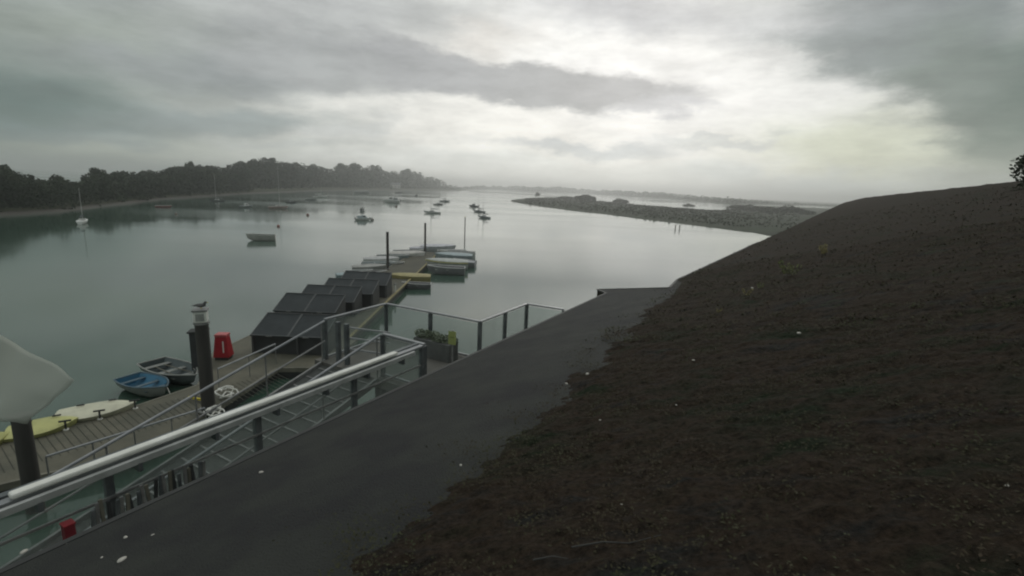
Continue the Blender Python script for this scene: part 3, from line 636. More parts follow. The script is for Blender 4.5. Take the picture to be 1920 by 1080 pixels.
# life-ring style hoop stand hidden by the pile: orange base
# handrail on the pontoon beside the pile
def pontoon_rail(label, A_, B_, h, za=PZ, n=3):
    a = G(*A_, za + h); b__ = G(*B_, za + h); t_ = thing('pontoon_handrail', label, 'handrail', (a.x, a.y, za), 0)
    v = Vector((b__.x - a.x, b__.y - a.y, 0)); MB().tube([(0, 0, h), (v.x, v.y, h)], .035, 8).build('rail', alu, t_, True)
    for k in range(n): q = v * (k / (n - 1)); MB().tube([(q.x, q.y, 0), (q.x, q.y, h)], .022, 6).build('post', galv, t_)
pontoon_rail('short bright handrail on the pontoon, running right from the thick pile', (408, 692), (516, 645), .95)
pontoon_rail('low grey handrail along the near edge of the left pontoon', (86, 856), (384, 765), .75, n=5)

# dinghies beside the near pontoon
GN = 'small boats tied to the near pontoon'
p = G(324, 712, 0); dinghy('rowing_dinghy', 'grey open rowing dinghy tied beside the thick pile, lying beyond the blue one', 'dinghy', (p.x, p.y, .04), radians(-28), 3.3, 1.5, .52, (.13, .15, .15), (.10, .125, .13), (.30, .31, .29), GN, oars=True)
p = G(275, 738, 0); dinghy('rowing_dinghy', 'open dinghy with bright blue inside beside the pontoon corner', 'dinghy', (p.x, p.y, .03), radians(-24), 2.5, 1.3, .50, (.30, .31, .29), (.06, .20, .32), (.10, .16, .20), GN)
hullcream = (.64, .63, .48)
def deck_boat(label, A_, B_, wpx, cc, z=.62, rz=None, tip=1):
    a = G(*A_, z); b__ = G(*B_, z); v = b__ - a; l = v.length
    t_ = covered('sailing_dinghy', label, 'dinghy', ((a.x + b__.x) / 2, (a.y + b__.y) / 2, z - .40), atan2(v.y, v.x), l, wpx, .40, cc, cc, GN)
    for x, y in ((-.2, .2), (.22, .25)): MB().box((x * l, y * wpx, .56), (.22, .06, .04)).build('fitting', floatm, t_)
    MB().box((-.5 * l - .03, 0, .25), (.04, .3, .35)).build('rudder_plate', floatm, t_)
deck_boat('cream decked sailing dinghy without mast drawn up on the pontoon edge', (104, 780), (248, 758), 1.35, hullcream)
deck_boat('yellowish decked sailing dinghy between the big left pile and the cream one', (10, 812), (140, 788), 1.35, (.52, .52, .20))
deck_boat('olive yellow decked dinghy cut off by the left edge of the photo', (-110, 850), (12, 816), 1.35, (.42, .42, .14))
def cleat(px, py, label):
    p = G(px, py, PZ); t_ = thing('mooring_cleat', label, 'cleat', p, .5, 'T shaped cleats on the pontoon edge'); h = .32
    MB().tube([(0, 0, 0), (0, 0, h)], .03, 8).build('stem', floatm, t_); MB().tube([(-.16, 0, h), (.16, 0, h)], .035, 8).build('crossbar', floatm, t_); MB().tube([(0, 0, 0), (0, 0, .03)], .08, 10).build('base', whitepaint, t_)
cleat(188, 786, 'T shaped dark cleat in front of the cream decked dinghy'); cleat(124, 806, 'T shaped dark cleat at the nose of the yellowish decked dinghy'); cleat(44, 826, 'T shaped dark cleat right beside the big left pile')
cleat(254, 766, 'dark cleat near the corner of the pontoon below the blue dinghy')
def coil(px, py, s, label, z=PZ):
    p = G(px, py, z); pts = [(s * (.6 + .4 * sin(k * .9)) * cos(k * .5), s * (.7 + .3 * cos(k * .7)) * sin(k * .5), .05 + .02 * (k % 5) + .25 * max(0, sin(k * .25))) for k in range(34)]
    t_ = MB().tube(pts, .03, 6).build('hose_coil', whitepaint, None, True); t_.location = p; tag(t_, label, 'hose')
coil(425, 745, .45, 'loose coil of white hose lying beside the thick pile')
coil(403, 783, .35, 'white hose loop hanging low near the foot of the thick pile')
p = G(372, 748, PZ + .1); o = MB().bar((-.35, .1, 0), (.35, -.1, 0), .07, .07).bar((-.35, .1, 0), (-.5, .2, -.02), .05, .05).build('boat_hook', ylw); o.location = p; tag(o, 'short yellow pole lying on the pontoon left of the thick pile', 'pole')

def rope_line(a, b, label):
    a = Vector(a); b = Vector(b); pts = [a.lerp(b, k / 10) - Vector((0, 0, .18 * sin(pi * k / 10))) for k in range(11)]
    o = MB().tube([p_ - a for p_ in pts], .014, 5).build('mooring_rope', rope, None, True); o.location = a; tag(o, label, 'rope', 'mooring ropes of the near dinghies')
e1 = G(362, 690, .6); e2 = G(404, 716, .52); rope_line(e1, e2, 'thin pale rope from the grey rowing dinghy to the pontoon edge')
e1 = G(312, 722, .6); e2 = G(330, 748, .52); rope_line(e1, e2, 'thin pale rope from the blue dinghy to the pontoon corner')
# dinghies at the far pontoon end
GF = 'dinghies crowded at the far pontoon end'
def FD(kind, px, py, lpx, rel, ch, cc, label, stripe=None):
    p, l, r = place(px, py, lpx, rel)
    l = min(l, 4.6)
    if kind == 'o': dinghy('tender_dinghy', label, 'dinghy', p, r, l, l * .42, l * .22, ch, cc, WH, GF)
    else: covered('covered_dinghy', label, 'dinghy', p, r, l, l * .42, l * .21, ch, cc, GF, stripe)
FD('c', 659, 524, 52, 8, (.30, .36, .38), (.36, .44, .46), 'pale blue covered dinghy at the left front of the far group')
FD('o', 672, 517, 46, 5, (.5, .5, .48), (.25, .27, .27), 'open pale dinghy behind the pale blue covered one')
FD('c', 692, 511, 58, 4, (.40, .40, .38), (.38, .38, .36), 'grey covered dinghy left of the thin left pile')
FD('o', 708, 504, 56, 0, (.36, .42, .44), (.2, .25, .26), 'blue grey open dinghy tucked left of the thin left pile')
FD('c', 714, 497, 60, -2, WH, (.5, .5, .5), 'white covered dinghy at the left end of the far group, upper row')
FD('o', 735, 491, 56, 0, (.3, .36, .38), (.2, .22, .22), 'blue grey open dinghy straight behind the thin left pile')
FD('c', 762, 487, 62, 2, WH, (.55, .53, .5), 'white covered dinghy between the two thin piles, nearer')
FD('o', 764, 481, 52, 3, (.5, .5, .48), (.3, .3, .3), 'open white dinghy between the two thin piles, farther')
FD('c', 820, 474, 62, 0, (.60, .60, .62), (.62, .62, .66), 'white covered dinghy beyond the tip of the pontoon')
FD('o', 860, 485, 62, 176, WH, (.3, .3, .3), 'white open dinghy at the far right of the group, back row')
FD('c', 852, 491, 66, 178, (.38, .44, .46), (.40, .47, .49), 'blue grey covered dinghy in the right back row')
FD('o', 872, 496, 42, 160, (.45, .45, .47), (.15, .16, .18), 'small grey dinghy sticking out rightmost from the group')
FD('c', 840, 504, 74, 178, (.62, .62, .60), (.50, .52, .50), 'white dinghy with a yellow stripe, right of the pontoon tip', (.46, .43, .16))
FD('o', 838, 514, 66, 176, (.26, .26, .27), (.16, .16, .17), 'dark grey open dinghy in front of the yellow striped one')
FD('c', 770, 531, 72, 178, (.42, .36, .16), (.40, .35, .17), 'yellow covered dinghy on the right side of the pontoon')
FD('o', 782, 541, 50, 176, (.22, .22, .23), (.14, .14, .15), 'low dark dinghy in front of the yellow covered one')
FD('o', 700, 518, 44, 6, (.42, .43, .42), (.2, .2, .2), 'low grey open dinghy close against the pontoon below the grey covered one')
FD('c', 792, 474, 46, 4, (.52, .52, .54), (.56, .56, .60), 'small white covered dinghy left of the tall right pile')
FD('o', 729, 503, 50, -4, (.45, .45, .43), (.22, .23, .22), 'pale open dinghy against the pontoon edge by the foot of the thin left pile')
FD('o', 846, 480, 50, 2, (.55, .55, .55), (.3, .3, .3), 'pale open dinghy highest in the right back row')
FD('c', 866, 500, 50, 170, (.34, .35, .37), (.42, .43, .45), 'grey covered dinghy between the yellow striped one and the rightmost')
p = G(741, 548, PZ); o = thing('marker_post', 'short white post on the pontoon edge below the yellow dinghy', 'post', p); MB().tube([(0, 0, 0), (0, 0, .62)], .07, 10).build('post', whitepaint, o); MB().ball((0, 0, .64), .09, 8, 6).build('cap', galv, o)
def row_across():
    pass

# ------------------------------------------------------------------ quay terrace, gangway and balustrades
FZ, RZ = 4.3, 5.4
def local_poly(pl): return [tuple(NA(n, a))[:2] for n, a in pl]
terr = [(-10.75, 8.25), (-7.3, 8.25), (-7.3, -6), (-3.6, -6), (-3.6, 13.8), (-7.15, 13.8), (-7.15, 11.05), (-10.75, 11.05)]
ter = thing('terrace', 'dark boarded quay terrace beside the green roofed building', 'terrace')
MB().prism(local_poly(terr), FZ - .22, FZ).build('deck', dkdeck, ter)
wallm = mat('quay_wall', (.10, .10, .09), .85, 0, (.06, .065, .055), 1.2, .5, 6)
MB().prism(local_poly([(-7.1, -6), (-3.6, -6), (-3.6, 13.6), (-7.0, 13.6)]), -1, FZ - .223).build('wall', wallm, ter)
for n_, a_ in ((-10.5, 8.5), (-10.5, 10.8), (-8.6, 8.5), (-8.6, 10.8)): MB().tube([NA(n_, a_, -1), NA(n_, a_, FZ - .22)], .14, 10).build('support_pile', piling, ter)
def balustrade(label, pts, name='glass_balustrade', post=.09, rail=(.09, .05), skip=(), bottom=True, maxbay=1.6):
    t_ = thing(name, label, 'balustrade', NA(pts[0][0], pts[0][1], FZ), 0); o0 = NA(pts[0][0], pts[0][1])
    P = [NA(n_, a_) - o0 for n_, a_ in pts]; H_ = RZ - FZ
    rl = MB()
    for a, b__ in zip(P, P[1:]): rl.bar(a + Vector((0, 0, H_)), b__ + Vector((0, 0, H_)), rail[0], rail[1])
    rl.build('handrail', alu, t_, bevel=.01)
    for i, (a, b__) in enumerate(zip(P, P[1:])):
        l = (b__ - a).length; nb = max(1, round(l / maxbay)); u = (b__ - a) / l
        for k in range(nb + (1 if i == len(P) - 2 else 0)):
            q = a + u * (l * k / nb); MB().box((q.x, q.y, (H_ - .03) / 2), (post, post, H_ - .03), Matrix.Rotation(AXROT, 3, 'Z')).build('post', darkalu, t_)
        for k in range(nb):
            q0 = a + u * (l * k / nb + post * .7); q1 = a + u * (l * (k + 1) / nb - post * .7)
            MB().bar((q0.x, q0.y, H_ / 2 + .02), (q1.x, q1.y, H_ / 2 + .02), .012, H_ - .16).build('glass_panel', glass, t_)
        if bottom: MB().bar((a.x, a.y, .06), (b__.x, b__.y, .06), .05, .05).build('bottom_rail', alu, t_)
    return t_
balustrade('glass balustrade stepping round the outer corner of the terrace over the water', [(-10.55, 8.45), (-10.6, 10.75), (-7.22, 10.85), (-7.25, 13.55), (-6.0, 13.65)])
balustrade('short glass balustrade beside the head of the gangway', [(-8.45, 8.45), (-7.12, 8.42)], maxbay=1.4)
# long balustrade beside the roof: wide aluminium capping with a bright tube on it
lb2 = balustrade('long glass balustrade with a bright white capping bar along its top', [(-7.1, -5.6), (-7.1, 8.3)], rail=(.12, .06), maxbay=1.95)
o0 = NA(-7.1, -5.6, FZ)
def on(n_, a_, z): return NA(n_, a_, z) - o0
MB().bar(on(-7.22, -5.6, RZ), on(-7.22, 8.3, RZ), .10, .10).build('outer_channel', darkalu, lb2)
tA, tB = 1.46, 7.45
MB().bar(on(-7.07, tA, RZ + .075), on(-7.07, tB, RZ + .075), .125, .07).build('white_capping', whitepaint, lb2, bevel=.025)
MB().bar(on(-6.96, -5.6, RZ - .03), on(-6.96, 7.9, RZ - .03), .06, .08).build('inner_channel', mat('worn_grey_paint', (.42, .43, .42), .5, 0, (.3, .31, .3), 3), lb2)
for a_ in [k * .98 - 5.2 for k in range(14)]: MB().box(on(-7.0, a_, RZ - .12), (.14, .05, .12), Matrix.Rotation(AXROT, 3, 'Z')).build('bracket', darkalu, lb2)
# shelf rail half way down the glass
MB().bar(on(-7.04, -5.6, 4.98), on(-7.04, 8.2, 4.98), .03, .03).build('mid_rail', galv, lb2)
# gangway
gw = thing('gangway', 'long sloping metal gangway with tube handrails going down left to the pontoon', 'gangway', NA(0, 0, 0))
SL = .268; GA0, GA1 = 8.4, -5.6
def gz(a_): return FZ - .05 - (GA0 - a_) * SL
MB().add([NA(-10.45, GA0, gz(GA0)), NA(-8.55, GA0, gz(GA0)), NA(-8.55, GA1, gz(GA1)), NA(-10.45, GA1, gz(GA1)), NA(-10.45, GA0, gz(GA0) - .1), NA(-8.55, GA0, gz(GA0) - .1), NA(-8.55, GA1, gz(GA1) - .1), NA(-10.45, GA1, gz(GA1) - .1)], [(0, 1, 2, 3), (7, 6, 5, 4), (0, 4, 5, 1), (1, 5, 6, 2), (2, 6, 7, 3), (3, 7, 4, 0)]).build('walkway', mat('gangway_grating', (.07, .075, .07), .7, 0, (.045, .05, .045), 8), gw)
for nn_ in (-10.5, -8.5):
    MB().tube([NA(nn_, GA0, gz(GA0) + 1.12), NA(nn_, GA1, gz(GA1) + 1.12)], .032, 8).build('handrail', alu, gw, True)
    MB().tube([NA(nn_, GA0, gz(GA0) + .58), NA(nn_, GA1, gz(GA1) + .58)], .024, 8).build('mid_rail', galv, gw, True)
    MB().bar(NA(nn_, GA0, gz(GA0)), NA(nn_, GA1, gz(GA1)), .06, .16).build('side_beam', galv, gw)
    k = 0
    a_ = GA0 - .1
    while a_ > GA1:
        MB().tube([NA(nn_, a_, gz(a_)), NA(nn_, a_, gz(a_) + 1.12)], .02, 6).build('post', galv, gw); a_ -= 1.6
b_ = MB()
a_ = GA0 - .3
while a_ > GA1:
    b_.bar(NA(-10.4, a_, gz(a_) + .012), NA(-8.6, a_, gz(a_) + .012), .04, .02); a_ -= .38
b_.build('tread_bars', galv, gw)
# landing float under the gangway foot
lf = thing('landing_float', 'low dark landing float at the foot of the gangway', 'float'); MB().prism(local_poly([(-12.2, -9), (-7.6, -9), (-7.6, -3), (-12.2, -3)]), -.2, .45).build('deck', deckm, lf)
MB().prism(local_poly([(-12.25, -9.05), (-7.55, -9.05), (-7.55, -2.95), (-12.25, -2.95)]), .25, .36).build('fender', timber, lf)
# gate posts at the gangway head, planter and sign on the terrace
gt = thing('gangway_gate', 'grey post and rail gate at the head of the gangway', 'gate', NA(-10.1, 8.5, FZ), AXROT)
for x in (0, .32): MB().box((x, 0, .55), (.10, .10, 1.1)).build('post', darkalu, gt)
for z in (1.0, .72, .42): MB().bar((.37, .05, z), (1.5, .35, z), .035, .035).build('rail', alu, gt)
p = NA(-8.35, 10.35, FZ); pl = thing('planter', 'dark trough planter with low green plants standing on the terrace corner', 'planter', p, AXROT)
MB().box((0, 0, .25), (1.25, .42, .5)).build('trough', mat('grey_trough', (.13, .135, .13), .8), pl, bevel=.015)
rr = np.random.RandomState(5); V_, F_ = leaf_cloud(rr, [(x, rr.uniform(-.08, .08), .55 + rr.uniform(0, .06), .17, .17, .13) for x in np.linspace(-.52, .52, 8)], 1600, .035)
o = bpy.data.objects.new('plants', mesh_np('plants', V_, F_, mat('planter_leaves', (.17, .20, .14), .7, 0, (.15, .18, .12), 6))); COL.objects.link(o); o.parent = pl
p = NA(-7.5, 10.0, FZ); sg = thing('safety_sign', 'small yellow green sign on a thin post beside the planter', 'sign', p, AXROT + .15); h = 1.02
MB().box((0, 0, .5), (.04, .04, 1.0)).build('post', galv, sg); MB().box((0, -.03, h - .22), (.22, .015, .36)).build('board', ygrn, sg, bevel=.005)
MB().box((0, -.039, h - .2), (.13, .004, .03)).build('writing', mat('faded_print', (.2, .24, .06), .6), sg)
# things standing inside the long balustrade
def inside(px, py, z): p = G(px, py, z); return p
sc_ = thing('slatted_screen', 'low row of dark upright slats standing inside the long glass balustrade', 'screen', NA(-6.86, 2.0, FZ), AXROT)
random.seed(8)
for k in range(22):
    y = .05 + k * .062; hh = .76 + random.uniform(-.06, .05); MB().box((random.uniform(-.015, .015), y, hh / 2), (.03, .036, hh), Matrix.Rotation(random.uniform(-.1, .1), 3, 'X')).build('slat', [darkalu, galv, timber, boxm][k % 4], sc_)
MB().box((-.03, .7, .10), (.03, 1.4, .04)).build('batten', timber, sc_)
rb = thing('red_crate', 'small red crate standing inside the balustrade near the left corner', 'crate', NA(-6.86, 1.84, FZ), AXROT)
MB().box((0, 0, .34), (.12, .10, .68)).build('body', mat('dull_red', (.22, .02, .03), .6), rb, bevel=.01); MB().box((0, 0, .69), (.13, .11, .02)).build('rim', mat('crate_rim', (.3, .02, .03), .5), rb)

# ------------------------------------------------------------------ the building with its green roof
EZ, EN, RS = 6.4, -4.2, .30
PN = Vector((-RS * NX.x, -RS * NX.y, 1)).normalized()
def hit(px, py, lift=0):
    d = ray(px, py); e = NA(EN, 0, EZ + lift); t_ = (e - CP).dot(PN) / d.dot(PN); return CP + d * t_
def onroof(n_, a_, lift=0): return NA(n_, a_, EZ + RS * (n_ - EN) + lift)
def na(p): return p.dot(NX), p.dot(AX)
sil = [hit(*q) for q in ((1120, 543), (1255, 540), (1270, 525), (1345, 490), (1420, 455), (1480, 428), (1530, 404), (1580, 381), (1620, 371), (1700, 362), (1800, 352), (1900, 341), (1990, 332))]
for q in sil: print('sil', [round(v, 1) for v in q], [round(v, 1) for v in na(q)])
outline = [onroof(EN, -4), ] + [onroof(EN, 12.2)] + sil
last = na(sil[-1]); outline += [onroof(last[0] + 4, last[1] - 3), onroof(last[0] + 4, -4)]
bld = thing('building', 'building under the broad mossy green roof that fills the right half of the view', 'building')
feltm = mat('grey_roof_felt', (.040, .043, .038), .85, 0, (.024, .025, .026), 1.6, 1, 70, spec=.25, detail=10)
n_ = len(outline)
mb = MB(); top = [tuple(p) for p in outline]; bot = [(p.x, p.y, p.z - .28) for p in outline]
mb.add(top + bot, [tuple(range(n_))[::-1] if False else tuple(range(n_))] + [tuple(range(2 * n_ - 1, n_ - 1, -1))] + [(i, i + n_, (i + 1) % n_ + n_, (i + 1) % n_) for i in range(n_)])
ROOFTOP = mb
fb = MB(); fpl = [onroof(EN, -4), onroof(EN, 12.2), sil[0], sil[1], sil[2], onroof(-2.3, 12.0), onroof(-1.2, 4), onroof(-1.2, -4)]
fb.add([p + Vector((0, 0, .006)) for p in fpl], [tuple(range(len(fpl)))]).build('felt_border', feltm, bld)
cxy = sum(outline, Vector()) / n_
ins = [(cxy.x + (p.x - cxy.x) * .97, cxy.y + (p.y - cxy.y) * .97, p.z - .35) for p in outline]
wb = MB(); wb.add([(p[0], p[1], p[2]) for p in ins] + [(p[0], p[1], -1) for p in ins], [(i, i + n_, (i + 1) % n_ + n_, (i + 1) % n_) for i in range(n_)]); wb.build('wall', wallm, bld)
e_ = MB()
for a, b__ in ((outline[0], outline[1]), (outline[1], outline[2]), (outline[2], outline[3]), (outline[3], outline[4]), (outline[4], outline[6])): e_.bar(a + Vector((0, 0, .004)), b__ + Vector((0, 0, .004)), .05, .03)
e_.build('edge_trim', floatm, bld)
# sedum blanket: a rough sheet on the felt, inside the border strip
sed = bpy.data.materials.new('sedum'); sed.use_nodes = True; t = sed.node_tree; b = t.nodes['Principled BSDF']; b.inputs['Roughness'].default_value = .95; b.inputs['Specular IOR Level'].default_value = .10
tcn = t.nodes.new('ShaderNodeTexCoord')
def tn(s, d=6, r_=.65):
    q = t.nodes.new('ShaderNodeTexNoise'); q.inputs['Scale'].default_value = s; q.inputs['Detail'].default_value = d; q.inputs['Roughness'].default_value = r_; t.links.new(tcn.outputs['Object'], q.inputs['Vector']); return q.outputs[0]
cr = t.nodes.new('ShaderNodeValToRGB'); mpp = t.nodes.new('ShaderNodeMapping'); mpp.inputs['Rotation'].default_value = (0, 0, radians(-48)); mpp.inputs['Scale'].default_value = (.8, 3.2, 1); t.links.new(tcn.outputs['Object'], mpp.inputs[0])
n9 = t.nodes.new('ShaderNodeTexNoise'); n9.inputs['Scale'].default_value = 1.5; n9.inputs['Detail'].default_value = 9; n9.inputs['Roughness'].default_value = .7; t.links.new(mpp.outputs[0], n9.inputs['Vector'])
av = t.nodes.new('ShaderNodeMath'); av.operation = 'MULTIPLY_ADD'; t.links.new(n9.outputs[0], av.inputs[0]); av.inputs[1].default_value = .55
hv = t.nodes.new('ShaderNodeMath'); hv.operation = 'MULTIPLY'; hv.inputs[1].default_value = .45; t.links.new(tn(.7, 8, .7), hv.inputs[0]); t.links.new(hv.outputs[0], av.inputs[2]); t.links.new(av.outputs[0], cr.inputs[0]); cr.color_ramp.elements[0].position = .38; cr.color_ramp.elements[0].color = (.014, .022, .011, 1); cr.color_ramp.elements[1].position = .63; cr.color_ramp.elements[1].color = (.032, .040, .020, 1)
for pos, c_ in ((.45, (.024, .021, .014, 1)), (.52, (.032, .023, .016, 1)), (.6, (.018, .019, .018, 1))): e = cr.color_ramp.elements.new(pos); e.color = c_
c2 = t.nodes.new('ShaderNodeMapRange'); t.links.new(tn(28, 5, .7), c2.inputs[0]); c2.inputs[1].default_value = .3; c2.inputs[2].default_value = .7; c2.inputs[3].default_value = .35; c2.inputs[4].default_value = 1.6
vs_ = t.nodes.new('ShaderNodeVectorMath'); vs_.operation = 'SCALE'; t.links.new(cr.outputs[0], vs_.inputs[0]); t.links.new(c2.outputs[0], vs_.inputs['Scale']); t.links.new(vs_.outputs[0], b.inputs['Base Color'])
bp = t.nodes.new('ShaderNodeBump'); bp.inputs['Strength'].default_value = .9; bp.inputs['Distance'].default_value = .03; t.links.new(tn(30, 6, .7), bp.inputs['Height']); t.links.new(bp.outputs[0], b.inputs['Normal'])
SB = -2.62
oc = [na(p) for p in outline]
def inpoly(x, y, P):
    c_ = False; j = len(P) - 1
    for i in range(len(P)):
        if ((P[i][1] > y) != (P[j][1] > y)) and (x < (P[j][0] - P[i][0]) * (y - P[i][1]) / (P[j][1] - P[i][1]) + P[i][0]): c_ = not c_
        j = i
    return c_
rs = np.random.RandomState(2)
from mathutils import noise as mn
def fbm(x, y, s): return mn.fractal(Vector((x * s, y * s, 3.3)), .7, 2.1, 4)
BT = [(-5, -1.9), (3.4, -1.9), (5, -2.0), (7, -2.3), (9, -2.25), (13, -2.4)]
def bord(y): return interp(BT, y)
def sedum_sheet(n0, n1, a0, a1, st):
    nn1 = int((n1 - n0) / st) + 1; aa = int((a1 - a0) / st) + 1; V = []; F = []; ok = []
    for i in range(nn1):
        for j in range(aa):
            x = n0 + i * st; y = a0 + j * st; e = max(0, min(1, (x - bord(y) - .12 * fbm(3, y, 1.1) - .16 * fbm(x, y, 2.5)) / .5))
            V.append(onroof(x, y, .006 + e * (.03 + .018 * fbm(x, y, 3) + .02 * fbm(x + 9, y, .7) + (.022 * fbm(x, y + 7, 9) if st < .1 else 0)) - (1 - e) * .03)); ok.append(inpoly(x, y, oc))
    for i in range(nn1 - 1):
        for j in range(aa - 1):
            q = (i * aa + j, (i + 1) * aa + j, (i + 1) * aa + j + 1, i * aa + j + 1)
            if all(ok[k_] for k_ in q): F.append(q)
    return V, F
V1, F1 = sedum_sheet(-3.4, 3.5, .2, 6.5, .032); V4_, F4_ = sedum_sheet(-3.4, 7, 6.468, 14, .06); V5_, F5_ = sedum_sheet(3.48, 7, -1, 6.5, .06); V2_, F2_ = sedum_sheet(-3.4, max(p[0] for p in oc), 14, max(p[1] for p in oc), .35); V3_, F3_ = sedum_sheet(7, max(p[0] for p in oc), -4, 14, .35)
ROOFTOP.build('roof_deck', sed, bld)
mbs = MB(); mbs.add(V1, F1); mbs.add(V4_, F4_); mbs.add(V5_, F5_); mbs.add(V2_, F2_); mbs.add(V3_, F3_); so_ = mbs.build('sedum_blanket', sed, bld, True)
# leafy clumps growing on it
Vs = []; cnt = 0
for (n0, n1, a0, a1, num, sz) in ((-2.6, 4, 0, 6.5, 60000, .0075), (SB, 8, 5.5, 14, 40000, .014), (-3, 12, 13, 32, 16000, .025)):
    x = rs.uniform(n0, n1, num * 2); y = rs.uniform(a0, a1, num * 2); keep = []
    for i in range(len(x)):
        if len(keep) >= num: break
        if fbm(x[i], y[i], 2.6) + .12 * rs.normal() > .14 and x[i] > bord(y[i]) + .05 - .16 * rs.exponential() and inpoly(x[i], y[i], oc): keep.append(i)
    x = x[keep]; y = y[keep]; m_ = len(keep)
    c = np.array([tuple(onroof(x[i], y[i], .05 + .015 * rs.normal())) for i in range(m_)])
    u = rs.normal(size=(m_, 3)); u[:, 2] *= .35; u /= np.linalg.norm(u, axis=1)[:, None]; r3 = rs.normal(size=(m_, 3)) * .35; r3[:, 2] += 1; q = np.cross(u, r3); q /= np.linalg.norm(q, axis=1)[:, None]; s_ = sz * rs.uniform(.5, 1.6, m_)[:, None]
    Vs.append(np.stack([c - u * s_, c + q * s_ * .5, c + u * s_, c - q * s_ * .5], 1).reshape(-1, 3))
V_ = np.vstack(Vs)
sleaf = mat('sedum_leaves', (.048, .054, .028), .85, 0, (.046, .034, .022), 1.3, detail=8, spec=.15)
o = bpy.data.objects.new('sedum_plants', mesh_np('sedum_plants', V_, np.arange(len(V_)).reshape(-1, 4), sleaf)); COL.objects.link(o)
tag(o, 'low brown and green sedum and moss growing all over the sloping roof', 'roof plants', kind='stuff')
# weeds
def weed(px, py, h, label, col, seed):
    p = hit(px, py); t_ = thing('roof_weed', label, 'weed', p, 0, 'weeds growing on the roof'); rr = np.random.RandomState(seed)
    st = MB(); lb = []
    for k in range(6):
        a = rr.uniform(0, 6.28); tip = (h * .45 * cos(a), h * .45 * sin(a), h * rr.uniform(.6, 1)); st.tube([(0, 0, 0), (tip[0] * .4, tip[1] * .4, tip[2] * .6), tip], h * .012, 5)
        for z in (.5, .75, 1): lb.append((tip[0] * z, tip[1] * z, tip[2] * z, h * .13, h * .13, h * .1))
    st.build('stem', bark, t_); V_, F_ = leaf_cloud(rr, lb, 260, h * .055); o = bpy.data.objects.new('leaves', mesh_np('leaves', V_, F_, col)); COL.objects.link(o); o.parent = t_
wy = mat('weed_green', (.20, .22, .08), .7, 0, (.12, .15, .06), 6); wyy = mat('weed_yellow', (.30, .26, .10), .7, 0, (.2, .18, .08), 6)
weed(1478, 525, .34, 'tallest pale green weed growing on the roof near its far edge', wy, 1)
weed(1548, 482, .30, 'yellow flowering weed right of the tallest green weed on the roof', wyy, 2)
weed(1398, 560, .16, 'small yellowish weed left of the tallest green weed on the roof', wyy, 3)
weed(1345, 590, .10, 'tiny weed lowest of those near the far roof edge', wyy, 4)
weed(1425, 545, .12, 'tiny green weed between the small yellowish and the tallest weed', wy, 5)
# pale shells and stones dropped on the roof
shellm = mat('pale_shell', (.55, .53, .47), .6, 0, (.35, .33, .3), 30)
SH = [(490, 887, 8, 'pale shell lying alone beside the upper end of the felt border'), (229, 1052, 12, 'largest pale stone on the roof felt at the bottom left'), (236, 1009, 7, 'pale shell just above the largest stone at the bottom left'), (287, 1004, 5, 'small grey shell right of the one above the largest stone'), (191, 1047, 5, 'tiny shell left of the largest stone at the bottom left'), (122, 1021, 6, 'small pale shell near the lower end of the balustrade'), (46, 1036, 9, 'curled white shell at the left end of the roof edge'), (400, 970, 3, 'tiny grey stone on the open felt, mid left'), (1101, 702, 8, 'white sliver of shell on the moss below the roof step'), (1062, 720, 6, 'pale shell just left of the white sliver on the moss'), (1498, 626, 8, 'white shell on the dark moss under the tallest weed'), (864, 873, 6, 'small pale shell at the border between felt and moss'), (1300, 676, 5, 'small pale shell on the moss, centre right'), (1410, 541, 6, 'yellowish shell beside the small yellowish weed'), (1165, 946, 4, 'tiny bright shell on the moss at the bottom centre'), (1888, 912, 6, 'small white shell near the right edge of the photo'), (1268, 760, 4, 'tiny shell on the dark moss, middle of the slope'), (1125, 788, 4, 'tiny white fleck of shell on the moss left of the slope middle')]
for i, (px, py, s, lb) in enumerate(SH):
    onfelt = na(hit(px, py))[0] < SB; p = hit(px, py, 0 if onfelt else .055); d = (p - CP).length; r = s * d / FPX / 2
    m_ = MB(); m_.ball((0, 0, r * .35), r, 10, 7, (1, .7, .42)); m_.v = [(v[0] * (1 + .25 * mn.noise(Vector(v) * 40 + Vector((i, 0, 0)))), v[1] * (1 + .3 * mn.noise(Vector(v) * 50)), v[2]) for v in m_.v]
    o = m_.build('shell', shellm, None, True); o.location = p; o.rotation_euler = (0, 0, i * 1.3); tag(o, lb, 'shell', 'pale shells and stones on the roof')
# branch / dead stems at the bottom
stm = mat('dead_stem', (.05, .05, .047), .8)
for i, (q, lb) in enumerate((([(1072, 1026), (1130, 1020), (1180, 1014), (1240, 1003)], 'thin grey dead stem lying on the moss at the bottom centre'), ([(1000, 1050), (1035, 1047), (1066, 1043)], 'shorter grey dead stem left of the long one at the bottom'))):
    pts = [hit(a, b__, .06) for a, b__ in q]; o0_ = pts[0]; o = MB().tube([p_ - o0_ + Vector((0, 0, .012 * sin(j_ * 2.1))) for j_, p_ in enumerate(pts)], .004, 6, r2=.0015).build('dead_stem', stm, None, True); o.location = o0_; tag(o, lb, 'stem', 'dead stems lying on the roof')

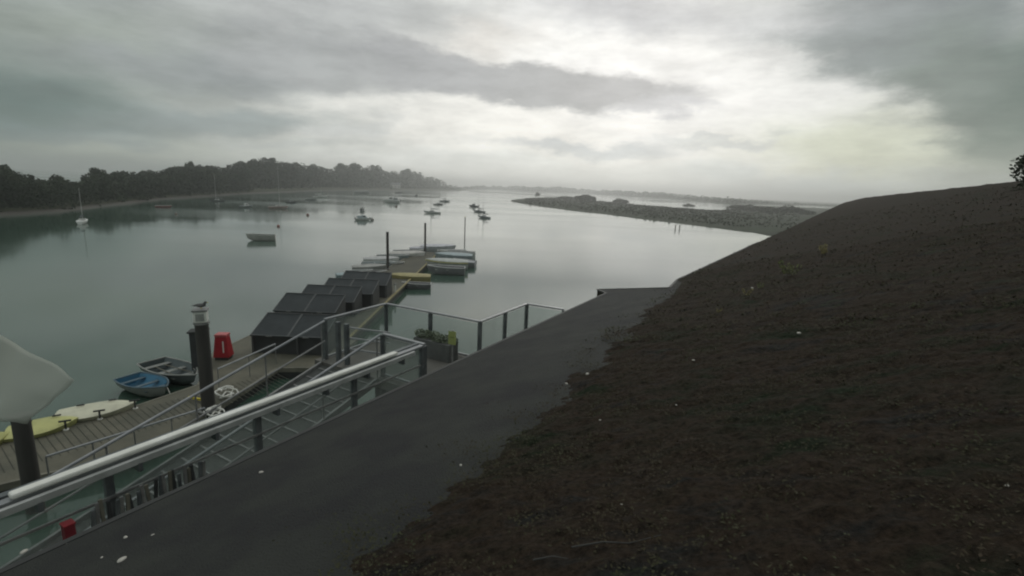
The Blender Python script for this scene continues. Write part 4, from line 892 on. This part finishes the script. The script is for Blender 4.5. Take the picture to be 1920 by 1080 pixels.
# pale cloth flag close to the camera, at the left edge
fm = bpy.data.materials.new('pale_cloth'); fm.use_nodes = True; b = fm.node_tree.nodes['Principled BSDF']; b.inputs['Base Color'].default_value = (.50, .53, .47, 1); b.inputs['Roughness'].default_value = .9; b.inputs['Alpha'].default_value = .6
fl = thing('flag', 'pale grey cloth flag hanging into view at the left edge', 'flag', (0, 0, 0)); DF = 4.2
def fp(px, py, d=DF): return CP + ray(px, py).normalized() * d
A = [fp(-190, 500), fp(-60, 590, 4.15), fp(40, 650, 4.25), fp(142, 712, 4.2)]; B = [fp(-190, 760), fp(-90, 770, 4.2), fp(-20, 790, 4.1), fp(58, 792, 4.2)]
V = []; nu, nv = 30, 14
def lerpl(P, t_): s_ = t_ * (len(P) - 1); i = min(int(s_), len(P) - 2); return P[i].lerp(P[i + 1], s_ - i)
for i in range(nu + 1):
    for j in range(nv + 1):
        u, v = i / nu, j / nv; p = lerpl(A, u).lerp(lerpl(B, u), v); V.append(p + Vector((.3, .9, 0)) * (.02 * sin(u * 9 + v * 2.5) + .010 * sin(u * 24 + v * 6) + .008 * sin(v * 15 + u * 5)) * u)
F = [(i * (nv + 1) + j, (i + 1) * (nv + 1) + j, (i + 1) * (nv + 1) + j + 1, i * (nv + 1) + j + 1) for i in range(nu) for j in range(nv)]
cl = MB().add(V, F).build('cloth', fm, fl, True); sm = cl.modifiers.new('thickness', 'SOLIDIFY'); sm.thickness = .003
pt = fp(-195, 480); pb = fp(-195, 780); MB().tube([(pt.x, pt.y, pt.z + .3), (pt.x, pt.y, 4.3)], .025, 8).build('pole', alu, fl)

# ------------------------------------------------------------------ haze
hz = MB().box((0, 2750, 27), (9800, 6300, 58.5)).build('haze', bpy.data.materials.new('haze_air')); tag(hz, kind='stuff')
hz['label'] = 'thin pale haze over the whole estuary'; hz['category'] = 'haze'
hm = hz.data.materials[0]; hm.use_nodes = True; t = hm.node_tree; t.nodes.clear(); pv = t.nodes.new('ShaderNodeVolumePrincipled'); pv.inputs['Color'].default_value = (1, 1, 1, 1); pv.inputs['Density'].default_value = .0007; pv.inputs['Anisotropy'].default_value = .75
ou = t.nodes.new('ShaderNodeOutputMaterial'); t.links.new(pv.outputs[0], ou.inputs['Volume'])
